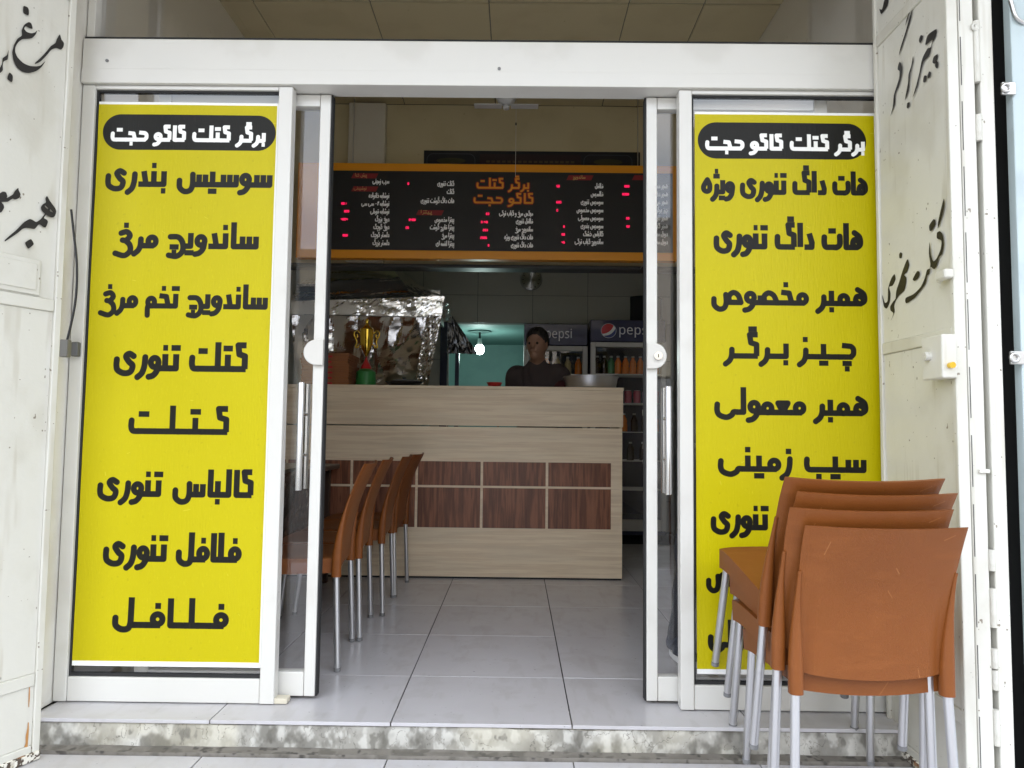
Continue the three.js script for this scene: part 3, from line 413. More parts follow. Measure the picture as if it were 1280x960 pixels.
  part('hasp_lug', [box(w - 0.045, w + 0.008, 1.432, 1.46, 0.001, 0.03, 0.006), new THREE.TorusGeometry(0.014, 0.006, 8, 16).translate(w - 0.05, 1.446, 0.012)], M.leaf, o);
  const leafB = (name, label, xa, xb, extra) => { const g = thing(name, label, 'door leaf', [0, 0, 0], 0, 'white folding steel door leaves'); part('stile', box(xa, xb, GY + 0.014, 3.0, z0 + w - 0.05, z0 + w - 0.002, 0.004), M.leaf, g); part('panel', box(xa + 0.004, xb - 0.004, GY + 0.02, 2.99, z0 + 0.01, z0 + w - 0.0505), M.leaf, g); extra?.(g); return g; };
  leafB('folding_door_leaf', 'narrow white leaf folded flat against the lettered leaf behind chairs, with seam slots', 1.351, 1.396, (g) => {
    for (let k = 0; k < 14; k++) part('seam', box(1.3545, 1.3565, 0.02 + k * 0.2, 0.17 + k * 0.2, z0 + w - 0.003, z0 + w - 0.0012), M.blackMatte, g);
    part('ring', new THREE.TorusGeometry(0.01, 0.004, 8, 16).translate(1.4, 2.2, z0 + w + 0.002), M.leaf, g); part('hook', box(1.37, 1.402, 0.86, 0.872, z0 + w - 0.004, z0 + w + 0.008, 0.003), M.leaf, g);
  });
  leafB('folding_door_leaf', 'outermost white folding leaf with barrel hinges, next to the dark gap', 1.412, 1.452, (g) => {
    for (const [a, b] of [[0.09, 0.19], [0.245, 0.3], [0.305, 0.36], [0.42, 0.53], [0.58, 0.64], [1.85, 1.93], [2.03, 2.22]]) part('hinge', rod(V(1.404, a, z0 + w - 0.004), V(1.404, b, z0 + w - 0.004), 0.0085, 12), M.leaf, g);
    part('hinge_plate', box(1.4525, 1.459, GY + 0.02, 2.99, z0 + w - 0.04, z0 + w - 0.012, 0.002), M.leaf, g);
  });
  const n = thing('neighbour_door', 'pale blue steel door of the neighbouring shop with latch brackets', 'door', [0, 0, 0]);
  part('door_sheet', box(1.525, 2.3, GY + 0.005, 3.0, 0.44, 0.475, 0.004), M.paleBlue, n);
  for (const y of [2.02, 1.2]) part('latch', [box(1.488, 1.53, y - 0.02, y + 0.02, 0.474, 0.484, 0.003), new THREE.TorusGeometry(0.012, 0.005, 8, 14).translate(1.498, y, 0.486)], M.steel, n);
  part('chain', tube([V(1.524, 2.3, 0.479), V(1.54, 2.24, 0.482), V(1.565, 2.225, 0.479)], 0.006, 14, 6), M.steel, n);
  part('door_case', box(1.5, 1.79, GY + 0.005, 3.0, 0.04, 0.3), M.blackMatte, n);
}
{ // black cable and junction box on the jamb
  const c = thing('power_cable', 'black cable running down the white jamb into a small grey box', 'cable');
  const P = [[89, 262], [92, 290], [96, 330], [95, 370], [90, 400], [84, 425]].map(([u, v]) => at(u, v, 'z', 0.142));
  part('cable', tube(P, 0.004, 40, 8), M.black, c);
  const q = at(84, 436, 'z', 0.142), q2 = at(97, 437, 'z', 0.02);
  part('junction_box', [box(q.x - 0.018, q.x + 0.014, q.y - 0.03, q.y + 0.03, 0.139, 0.165, 0.004)], mat({ color: lin(0.16, 0.155, 0.14), roughness: 0.6 }), c);
  part('clip', [box(q2.x - 0.012, q2.x + 0.012, q2.y - 0.026, q2.y + 0.026, 0.0185, 0.042, 0.004)], mat({ color: lin(0.12, 0.12, 0.12), roughness: 0.6 }), c);
}

// ------------------------------------------------------------------ moulded plastic chairs on tubular legs
const backZ = (t) => 0.012 + 0.105 * Math.pow(Math.max(0, t), 1.9);
// hollow post that grips the rear leg and runs out into the back panel
function chairPost(s) {
  const N = 18, R = 14, pos = [], rows = [], q = (a, b, c, d) => pos.push(...[a, b, c, a, c, d].flatMap((p) => [p.x, p.y, p.z]));
  for (let j = 0; j <= N; j++) { const f = j / N, y = lerp(0.37, 0.7, f), t = (y - 0.41) / 0.416, k = 1 - smooth(0.15, 1, f), rx = lerp(0.005, 0.0185, k), rz = lerp(0.0046, 0.0195, k), cx = s * (lerp(0.206, 0.209, clamp(t)) - lerp(0.004, 0.005, k)), cz = backZ(t) + 0.003 * k; rows.push(Array.from({ length: R }, (_, i) => { const a = i / R * PI * 2, sq = (v) => Math.sign(v) * Math.pow(Math.abs(v), 0.75); return V(cx + rx * sq(Math.cos(a)), y, cz + rz * sq(Math.sin(a))); })); }
  for (let j = 0; j < N; j++) for (let i = 0; i < R; i++) { const n = (i + 1) % R; q(rows[j][i], rows[j + 1][i], rows[j + 1][n], rows[j][n]); }
  const cap = (row, flip) => { const c = row.reduce((m, p) => m.add(p), V()).multiplyScalar(1 / R); for (let i = 0; i < R; i++) { const n = (i + 1) % R, [p, r] = flip ? [row[n], row[i]] : [row[i], row[n]]; pos.push(c.x, c.y, c.z, p.x, p.y, p.z, r.x, r.y, r.z); } };
  cap(rows[0], false); cap(rows[N], true);
  return smoothGeo(pos, 0.8);
}
function chairBack() {
  // closed shell: back face, front face, rims; s across (-1..1), t up (0..1)
  const NS = 36, NT = 26, grid = (side) => { const rows = []; for (let j = 0; j <= NT; j++) { const row = []; for (let i = 0; i <= NS; i++) {
    const s = i / NS * 2 - 1, t = j / NT, a = Math.abs(s);
    const hw = lerp(0.206, 0.209, t) - 0.004 * Math.sin(PI * clamp(t * 1.2));
    const y = lerp(0.408 + 0.02 * a * a, 0.826 - 0.004 * (1 - s * s), t), zc = backZ(t) + 0.024 * (1 - s * s) * (0.3 + 0.7 * t);
    const th = 0.0058 * Math.sqrt(Math.max(0.02, 1 - Math.pow(a, 16))), groove = 0.008 * Math.exp(-(((a - 0.86) / 0.06) ** 2)) * (1 - smooth(0.3, 0.68, t));
    row.push(V(s * hw, y, zc + (side > 0 ? th : -th) - groove));
  } rows.push(row); } return rows; };
  const B = grid(1), F = grid(-1), pos = [], q = (a, b, c, d) => pos.push(...[a, b, c, a, c, d].flatMap((p) => [p.x, p.y, p.z]));
  for (let j = 0; j < NT; j++) for (let i = 0; i < NS; i++) { q(B[j][i], B[j][i + 1], B[j + 1][i + 1], B[j + 1][i]); q(F[j][i + 1], F[j][i], F[j + 1][i], F[j + 1][i + 1]); }
  for (let j = 0; j < NT; j++) { q(F[j][0], B[j][0], B[j + 1][0], F[j + 1][0]); q(B[j][NS], F[j][NS], F[j + 1][NS], B[j + 1][NS]); }
  for (let i = 0; i < NS; i++) { q(F[0][i], F[0][i + 1], B[0][i + 1], B[0][i]); q(B[NT][i], B[NT][i + 1], F[NT][i + 1], F[NT][i]); }
  return smoothGeo(pos, 0.7);
}
// smooth normals across faces that meet at less than the crease angle
function smoothGeo(pos, crease) {
  const g = new THREE.BufferGeometry(); g.setAttribute('position', new THREE.Float32BufferAttribute(pos, 3)); g.computeVertexNormals();
  const p = g.attributes.position, n = g.attributes.normal, m = new Map(), key = (i) => Math.round(p.getX(i) * 1e4) + ',' + Math.round(p.getY(i) * 1e4) + ',' + Math.round(p.getZ(i) * 1e4);
  for (let i = 0; i < p.count; i++) { const k = key(i); if (!m.has(k)) m.set(k, []); m.get(k).push(i); }
  const out = new Float32Array(p.count * 3), a = V(), b = V(), c = Math.cos(crease);
  for (const l of m.values()) for (const i of l) { a.fromBufferAttribute(n, i); const s = V(); for (const j of l) { b.fromBufferAttribute(n, j); if (a.dot(b) > c) s.add(b); } s.normalize(); s.toArray(out, i * 3); }
  g.setAttribute('normal', new THREE.BufferAttribute(out, 3)); return metreUV(g);
}
function chairSeat() {
  const N = 22, top = [], pos = [], q = (a, b, c, d) => pos.push(...[a, b, c, a, c, d].flatMap((p) => [p.x, p.y, p.z]));
  const pt = (i, j, dy, inset) => { const s = i / N * 2 - 1, t = j / N, a = Math.abs(s), hw = lerp(0.195, 0.212, t) - inset, z = lerp(-0.006, -0.425 + inset, t) + (t === 0 ? 0 : 0.012 * a * a * t), dish = -0.014 * (1 - a * a) * Math.sin(PI * t), roll = -0.012 * Math.pow(t, 8) - 0.006 * Math.pow(a, 8); return V(s * hw, 0.447 + dish + roll + dy, z); };
  for (let j = 0; j <= N; j++) { top.push([]); for (let i = 0; i <= N; i++) top[j].push(pt(i, j, 0, 0)); }
  const low = (p, t) => V(p.x * 0.985, p.y - lerp(0.058, 0.066, t) , p.z);
  const lowRear = (p, s) => V(p.x, 0.374 - 0.016 * (1 - s * s), p.z - 0.002);
  for (let j = 0; j < N; j++) for (let i = 0; i < N; i++) q(top[j][i], top[j][i + 1], top[j + 1][i + 1], top[j + 1][i]);
  for (let j = 0; j < N; j++) { const t0 = j / N, t1 = (j + 1) / N; q(top[j][0], top[j + 1][0], low(top[j + 1][0], t1), low(top[j][0], t0)); q(top[j + 1][N], top[j][N], low(top[j][N], t0), low(top[j + 1][N], t1)); }
  for (let i = 0; i < N; i++) { q(top[N][i], top[N][i + 1], low(top[N][i + 1], 1), low(top[N][i], 1)); const s0 = i / N * 2 - 1, s1 = (i + 1) / N * 2 - 1; q(top[0][i + 1], top[0][i], lowRear(top[0][i], s0), lowRear(top[0][i + 1], s1)); }
  // underside, a little up inside the skirt
  for (let j = 0; j < N; j++) for (let i = 0; i < N; i++) { const d = (p) => V(p.x * 0.97, p.y - 0.012, p.z * 0.985 - 0.003); q(d(top[j][i + 1]), d(top[j][i]), d(top[j + 1][i]), d(top[j + 1][i + 1])); }
  return smoothGeo(pos, 0.6);
}
const backG = chairBack(), seatG = chairSeat(), postG = [chairPost(-1), chairPost(1)];
function makeChair(label, group) {
  const c = thing('stacking_chair', label, 'chair', [0, 0, 0], 0, group);
  part('backrest', backG, M.chair, c); part('seat', seatG, M.chair, c); postG.forEach((g) => part('side_post', g, M.chair, c));
  for (const s of [-1, 1]) for (const [a, b] of [[V(s * 0.2015, 0.4, 0.0145), V(s * 0.214, 0, 0.03)], [V(s * 0.188, 0.42, -0.385), V(s * 0.2, 0, -0.43)]]) {
    const l = part('leg', rod(a, b.clone().setY(0.008).lerp(b, 0), 0.0125, 16), M.legMetal, c), d = b.clone().sub(a).normalize();
    part('foot_cap', rod(b.clone().addScaledVector(d, -0.014), b, 0.0134, 14), M.footCap, l);
  }
  return c;
}
function copyOf(o, label) { const r = o.clone(); r.name = numbered('stacking_chair'); r.userData = { ...o.userData }; if (label) r.userData.label = label; scene.add(r); return r; }
{
  const labels = ['brown plastic chair on the pavement, lowest of the outdoor stack', 'brown plastic chair second from the ground in the outdoor stack', 'brown plastic chair third from the ground in the outdoor stack', 'brown plastic chair on top of the outdoor stack'];
  const first = makeChair(labels[0], 'brown chairs stacked outside');
  for (let k = 0; k < 4; k++) { const c = k ? copyOf(first, labels[k]) : first; c.position.set(0.982 - 0.012 * k + [0, -0.02, 0.004, -0.012][k], GY + 0.002 + 0.055 * k, 0.63 - 0.062 * k); c.rotation.set(0.07 * k, [0, -0.02, 0.015, 0.01][k], 0, 'YXZ'); }
  const row = ['brown plastic chair nearest the glass sliding door in the indoor row', 'brown plastic chair second from the sliding door in the indoor row', 'brown plastic chair third from the sliding door in the indoor row', 'brown plastic chair nearest the wooden counter in the indoor row'];
  row.forEach((l, k) => { const c = copyOf(first, l); c.userData.group = 'brown chairs in a row indoors'; c.position.set([-0.725, -0.728, -0.698, -0.692][k], 0.0018, [-0.57, -1.014, -1.481, -1.917][k]); c.rotation.set(0, PI / 2 + [0.08, 0.075, 0.04, -0.02][k], 0); });
}

// ------------------------------------------------------------------ counter
const CZ = -2.2835, CH = 1.268, CX = 0.737;
{
  const c = thing('service_counter', 'pale wood service counter with dark walnut inlay panels', 'counter');
  part('top_board', box(-1.74, CX + 0.004, CH - 0.022, CH, CZ - 0.5, CZ + 0.012, 0.003), M.paleWood, c);
  part('upper_panel', box(-1.74, CX, 1.003, CH - 0.0225, CZ - 0.02, CZ + 0.008, 0.002, 0.3, 0.2), M.paleWood, c);
  part('lower_panel', box(-1.74, CX - 0.004, 0.012, 0.996, CZ - 0.02, CZ, 0.002), M.paleWood, c);
  part('side_panel', box(CX - 0.024, CX - 0.004, 0.012, 1.24, CZ - 0.48, CZ - 0.021, 0.002), M.paleWood, c);
  part('plinth', box(-1.74, CX - 0.01, 0.001, 0.0115, CZ - 0.46, CZ - 0.004), M.blackMatte, c);
  const X = (u) => at(u, 620, 'z', CZ).x, Yc = [[577.6, 607.5], [610.3, 660.3]].map((r) => r.map((v) => at(640, v, 'z', CZ).y)), xe = [X(522), X(600.3), X(603.5), X(681), X(684), X(762.6)], w = xe[1] - xe[0], pitch = xe[2] - xe[0];
  let k = 0; for (let i = 2; i > -4; i--) { const x0 = xe[0] + i * pitch; for (const [y1, y0] of Yc) part('inlay_panel', box(x0, x0 + w, y0, y1, CZ + 0.0002, CZ + 0.003, 0.0015, k * 0.23, k * 0.41), M.walnut[k++ % 3], c); }
}
// ------------------------------------------------------------------ menu board hung above the counter
{
  const z = -2.66, A = at(373, 203, 'z', z), B = at(846, 326.5, 'z', z), b = thing('menu_board', 'long black menu board with orange frame and red price digits', 'sign');
  part('frame', box(A.x, B.x, B.y, A.y, z - 0.07, z, 0.003), M.orange, b);
  const C = at(414, 213, 'z', z + 0.004), D = at(841, 316, 'z', z + 0.004), w = 2048, h = Math.round(w * (C.y - D.y) / (D.x - C.x)), P = (u, v) => { const q = at(u, v, 'z', z + 0.004); return [(q.x - C.x) / (D.x - C.x) * w, (C.y - q.y) / (C.y - D.y) * h]; };
  const K = w / 427;                                           // canvas pixels for one photograph pixel
  const tex = canvasTex(w, h, (c) => {
    c.fillStyle = '#1b1a1a'; c.fillRect(0, 0, w, h);
    const line = (t, ur, v, per = 3.15) => { const [x, y] = P(ur, v), L = layout(t).width; drawText(c, t, x - L * per * K, x, y + 2 * K, 5.6 * K, 1.3 * K, '#ffffff'); };
    const pill = (u0, u1, v) => { const [x0, y] = P(u0, v), [x1] = P(u1, v); c.fillStyle = '#8d1f22'; c.beginPath(); c.moveTo(x0 + 3 * K, y - 3.2 * K); c.lineTo(x1, y - 3.2 * K); c.lineTo(x1 - 3 * K, y + 3.2 * K); c.lineTo(x0, y + 3.2 * K); c.fill(); };
    pill(439, 473, 219.6); pill(439, 473, 236); pill(520, 555, 265.7); pill(708, 742, 222); pill(790, 818, 222);
    drawText(c, 'پیتزا', P(530, 0)[0], P(545, 0)[0], P(530, 266.5)[1], 4 * K, 0.8 * K, '#c9a05a'); drawText(c, 'ساندویچ', P(717, 0)[0], P(733, 0)[0], P(717, 223)[1], 4 * K, 0.8 * K, '#c9a05a'); drawText(c, 'نوشیدنی', P(448, 0)[0], P(464, 0)[0], P(448, 237)[1], 4 * K, 0.8 * K, '#c98a5a'); drawText(c, 'پیش غذا'.replace('ذ', 'د'), P(449, 0)[0], P(464, 0)[0], P(448, 220.5)[1], 4 * K, 0.8 * K, '#c98a5a');
    [['سیب زمینی', 227], ['نوشابه خانواده', 245], ['نوشابه ۳۰۰ سی سی', 255], ['نوشابه قوطی', 264.7], ['دوغ بزرگ', 274.5], ['دوغ کوچک', 284], ['دلستر کوچک', 294], ['دلستر بزرگ', 304]].forEach(([t, v]) => line(t, 486.5, v));
    [['کتلت تنوری', 230], ['کتلت', 240], ['هات داگ گوشت تنوری', 251.5], ['پیتزا مخصوص', 275], ['پیتزا قارچ گوشت', 284.6], ['پیتزا مرغ', 294.8], ['پیتزا لقمه ای', 305]].forEach(([t, v]) => line(t, 567.6, v));
    [['میکس مرغ و کباب ترکی', 267.3], ['فلافل تنوری', 277], ['ساندویچ مرغ', 287], ['هات داگ تنوری ویژه', 297], ['هات داگ تنوری', 307]].forEach(([t, v]) => line(t, 666, v, 3.0));
    [['فلافل', 233], ['فلاسیس', 243], ['سوسیس تنوری', 253], ['سوسیس مخصوص', 263], ['سوسیس معمولی', 273], ['سوسیس بندری', 283], ['کالباس خشک', 293], ['ساندویچ کباب ترکی', 302.7]].forEach(([t, v]) => line(t, 754, v));
    [['همبر معمولی', 233], ['همبر مخصوص', 243], ['همبر مرغ', 253], ['چیز برگر', 263], ['همبر تنوری', 273], ['همبر کباب', 283], ['دوبل معمولی', 293], ['دوبل مخصوص', 303]].forEach(([t, v]) => line(t, 834.6, v));
    for (const [t, u0, u1, v] of [['برگر کتلت', 594, 662, 234.5], ['کاکو حجت', 590, 667, 253]]) { const [x0, y] = P(u0, v), [x1] = P(u1, v); drawText(c, t, x0, x1, y, 11.5 * K, 4.6 * K, '#9a1812'); drawText(c, t, x0, x1, y, 11.5 * K, 2.5 * K, '#f09a20'); }
  });
  const bd = part('black_panel', new THREE.PlaneGeometry(D.x - C.x, C.y - D.y).translate((C.x + D.x) / 2, (C.y + D.y) / 2, z + 0.004), mat({ map: tex, roughness: 0.5 }), b);
  // red seven-bar digits
  const seg = [[0, 1, 1], [1, 0.5, 0], [1, -0.5, 0], [0, -1, 1], [-1, -0.5, 0], [-1, 0.5, 0], [0, 0, 1]], dig = [0b111111, 0b110, 0b1011011, 0b1001111, 0b1100110, 0b1101101, 0b1111101, 0b111, 0b1111111, 0b1101111], r = rng(77);
  const price = (u, v, n) => { const q = at(u, v, 'z', z), g = [], s = 0.0072; for (let k = 0; k < n; k++) { const d = dig[Math.floor(r() * 10)] | (r() < 0.5 ? 0b111111 : 0), cx = q.x + (k - (n - 1) / 2) * s * 1.75; seg.forEach(([sx, sy, hz], i) => { if (d >> i & 1) g.push(hz ? box(cx - s * 0.55, cx + s * 0.55, q.y + sy * s - 0.002, q.y + sy * s + 0.002, z + 0.0045, z + 0.007) : box(cx + sx * s * 0.55 - 0.002, cx + sx * s * 0.55 + 0.002, q.y + sy * s - s * 0.5, q.y + sy * s + s * 0.5, z + 0.0045, z + 0.007)); }); } part('price_digits', g, M.led, b); };
  for (const [u, v, n] of [[430, 254.6, 3], [433.5, 264.3, 3], [430.5, 274.3, 4], [431.7, 294.4, 3], [510.5, 229.8, 1], [515.4, 275, 4], [509.3, 284.8, 2], [609.5, 267.6, 2], [605.5, 277.8, 4], [606.7, 287.9, 3], [604.5, 297.4, 4], [610.7, 307, 1], [697.5, 233, 2], [698.5, 253, 3], [696.5, 263.2, 1], [705, 283.5, 1], [704, 293.3, 2], [704, 303.2, 2], [783.5, 233.2, 3], [781.8, 243.1, 4], [784.5, 273.2, 2], [785, 283.3, 2]]) price(u, v, n);
  for (const x of [-1.2, 0.9]) part('hanger', rod(V(x, A.y - 0.02, z - 0.03), V(x, CEIL + 0.015, z - 0.03), 0.004, 6), M.steel, b);
}
{ // older sign on the mezzanine wall, its upper rim above the menu board
  const z = -2.888, A = at(530, 188, 'z', z), B = at(800, 300, 'z', z), o = thing('old_sign', 'old dark navy sign with red middle, behind the menu board', 'sign');
  const w = 1024, h = Math.round(w * (A.y - B.y) / (B.x - A.x));
  const tex = canvasTex(w, h, (c) => { c.fillStyle = '#0c0b14'; c.fillRect(0, 0, w, h); const k = w / 270; c.fillStyle = '#260a0e'; c.fillRect(70 * k, 4 * k, 126 * k, h); c.strokeStyle = '#3f434c'; c.lineWidth = 3; for (const x of [4, 200]) { c.beginPath(); c.roundRect(x * k, 4 * k, 60 * k, 70 * k, 8 * k); c.stroke(); c.fillStyle = '#35320f'; c.beginPath(); c.ellipse((x + 30) * k, 13 * k, 18 * k, 4 * k, 0, 0, 7); c.fill(); } c.fillStyle = '#4a3d26'; for (let i = 0; i < 17; i++) c.fillRect((78 + i * 6.6) * k, 12 * k, 4.5 * k, 3 * k); });
  part('board', box(A.x, B.x, B.y, A.y, z - 0.011, z - 0.001), M.navy, o); part('print', new THREE.PlaneGeometry(B.x - A.x, A.y - B.y).translate((A.x + B.x) / 2, (A.y + B.y) / 2, z + 0.001), mat({ map: tex, roughness: 0.5 }), o);
}
// ------------------------------------------------------------------ ceiling fan
{
  const q = at(633, 118, 'z', -2.2), o = thing('ceiling_fan', 'small white ceiling fan with domed hub above the menu board', 'ceiling fan', [q.x, q.y, -2.2]);
  part('rod', rod(V(0, 0.03, 0), V(0, CEIL - q.y, 0), 0.009, 10), M.white, o);
  part('hub', lathe([[0.0001, -0.075], [0.03, -0.072], [0.055, -0.055], [0.068, -0.025], [0.07, 0.03], [0.05, 0.04], [0.0001, 0.042]], 28), M.white, o);
  for (const s of [-1, 1]) part('blade', rotG(box(0.03, 0.215, -0.003, 0.003, -0.035, 0.035, 0.002), 0, s > 0 ? 0 : PI, 0).translate(0, -0.082, 0), M.white, o);
  part('lower_cap', lathe([[0.0001, -0.104], [0.02, -0.102], [0.024, -0.09], [0.02, -0.078]], 16), M.white, o);
  const p = at(645, 155, 'z', -2.3), p2 = at(645.5, 203, 'z', -2.3);
  const wr = thing('hanging_wire', 'thin pale wire hanging in front of the old sign', 'wire'); part('wire', rod(V(p.x, p2.y - 0.1, -2.3), V(p.x, CEIL, -2.3), 0.0016, 6), M.offWhite, wr); part('joint', rod(V(p.x, p.y - 0.008, -2.3), V(p.x, p.y + 0.008, -2.3), 0.005, 8), M.black, wr);
}
// ------------------------------------------------------------------ foil-wrapped hood
const tri = (x) => Math.abs((x - Math.floor(x)) * 2 - 1);
function crumple(c00, c10, c01, c11, nu, nv, amp, seed, freq = 5, stretch = [1, 1], broad = false) {
  const r = rng(seed), folds = Array.from({ length: 9 }, (_, i) => { const a = r() * PI * 2, f = freq * (0.5 + i * 0.45); return [Math.cos(a) * f * stretch[0], Math.sin(a) * f * stretch[1], r(), (0.5 + r()) / (1 + i * 1.3)]; });
  const n = c10.clone().sub(c00).cross(c01.clone().sub(c00)).normalize(), W = c10.distanceTo(c00), Hh = c01.distanceTo(c00), P = [];
  for (let j = 0; j <= nv; j++) for (let i = 0; i <= nu; i++) {
    const jit = broad ? 0.25 : 0.6, u = clamp(i / nu + (r() - 0.5) * jit / nu), v = clamp(j / nv + (r() - 0.5) * jit / nv), x = u * W, y = v * Hh, wx = x + 0.08 * fbm(u, v, 4, seed, 3), wy = y + 0.08 * fbm(u, v, 4, seed + 5, 3);
    let h = 0, k = 0; for (const [a, b, ph, w] of folds) { h += w * tri(a * wx + b * wy + ph); k += w; }
    const p = c00.clone().lerp(c10, u).lerp(c01.clone().lerp(c11, u), v); P.push(p.addScaledVector(n, amp * (h / k - 0.5) * 2));
  }
  const pos = [], q = (i, j) => P[j * (nu + 1) + i];
  for (let j = 0; j < nv; j++) for (let i = 0; i < nu; i++) for (const p of [q(i, j), q(i + 1, j), q(i + 1, j + 1), q(i, j), q(i + 1, j + 1), q(i, j + 1)]) pos.push(p.x, p.y, p.z);
  const g = new THREE.BufferGeometry(); g.setAttribute('position', new THREE.Float32BufferAttribute(pos, 3)); g.computeVertexNormals(); return g;
}
{
  const o = thing('foil_hood', 'cooking hood wrapped in crumpled aluminium foil above the counter', 'hood'), zf = -2.92, zb = -3.35, f = (u, v, z) => at(u, v, 'z', z), foil = M.foil; foil.side = THREE.DoubleSide;
  const L = -1.7, p = { lt: f(400, 377, zf), rt: f(556, 370, zf), lb: f(400, 393, zf), rb: f(552, 396, zf) };
  p.lt.x = p.lb.x = L;
  part('front_band', crumple(p.lb, p.rb, p.lt, p.rt, 80, 10, 0.009, 3, 9, [0.5, 1]), foil, o);
  const tl = V(L, 2.3, zb + 0.12), tr = f(484, 326, zb + 0.2), mid = f(516, 356, zf - 0.06);
  part('sloping_sheet', crumple(p.lt, V(mid.x, p.rt.y + 0.01, zf), tl, tr, 60, 26, 0.018, 5, 2.6, [0.5, 1.5]), foil, o);
  part('corner_sheet', crumple(V(mid.x, p.rt.y + 0.01, zf), p.rt, tr, f(530, 360, zb + 0.12), 26, 16, 0.016, 7, 9), foil, o);
  part('side_sheet', crumple(p.rb, V(p.rb.x + 0.04, p.rb.y, zb), p.rt, V(p.rt.x + 0.02, p.rt.y + 0.06, zb), 26, 14, 0.012, 9, 9), foil, o);
  const bl = V(L, CH + 0.02, -3.1), br = f(532, 482, -3.1); br.y = CH + 0.02;
  part('curtain', crumple(bl, br, V(L, p.lb.y, zf - 0.04), V(p.rb.x - 0.05, p.rb.y, zf - 0.04), 76, 48, 0.06, 29, 1.7, [1.4, 0.6], true), foil, o);
  part('curtain_edge', crumple(br.clone().add(V(-0.09, 0, 0.03)), br.clone().add(V(0.02, 0, 0.05)), V(p.rb.x - 0.11, p.rb.y + 0.01, zf + 0.005), V(p.rb.x + 0.0, p.rb.y + 0.01, zf + 0.01), 12, 60, 0.014, 13, 16, [1, 0.35]), foil, o);
  part('stove_block', box(-1.72, -0.72, 0.02, CH + 0.03, -3.7, -3.16), M.steel, o);
  part('hood_body', box(-1.72, p.rb.x - 0.06, p.rb.y + 0.03, 2.12, -3.7, -3.36), M.steel, o);
  const sp = f(566, 412, -3.4); const pl = phys({ color: lin(0.02, 0.02, 0.02), roughness: 0.15, clearcoat: 0.5, side: THREE.DoubleSide, flatShading: true });
  part('plastic_flap', crumple(V(p.rb.x, sp.y - 0.2, -3.4), V(p.rb.x + 0.26, sp.y - 0.2, -3.42), V(p.rb.x, sp.y + 0.13, -3.36), V(p.rb.x + 0.02, sp.y + 0.14, -3.38), 18, 12, 0.014, 15, 9), pl, o);
}
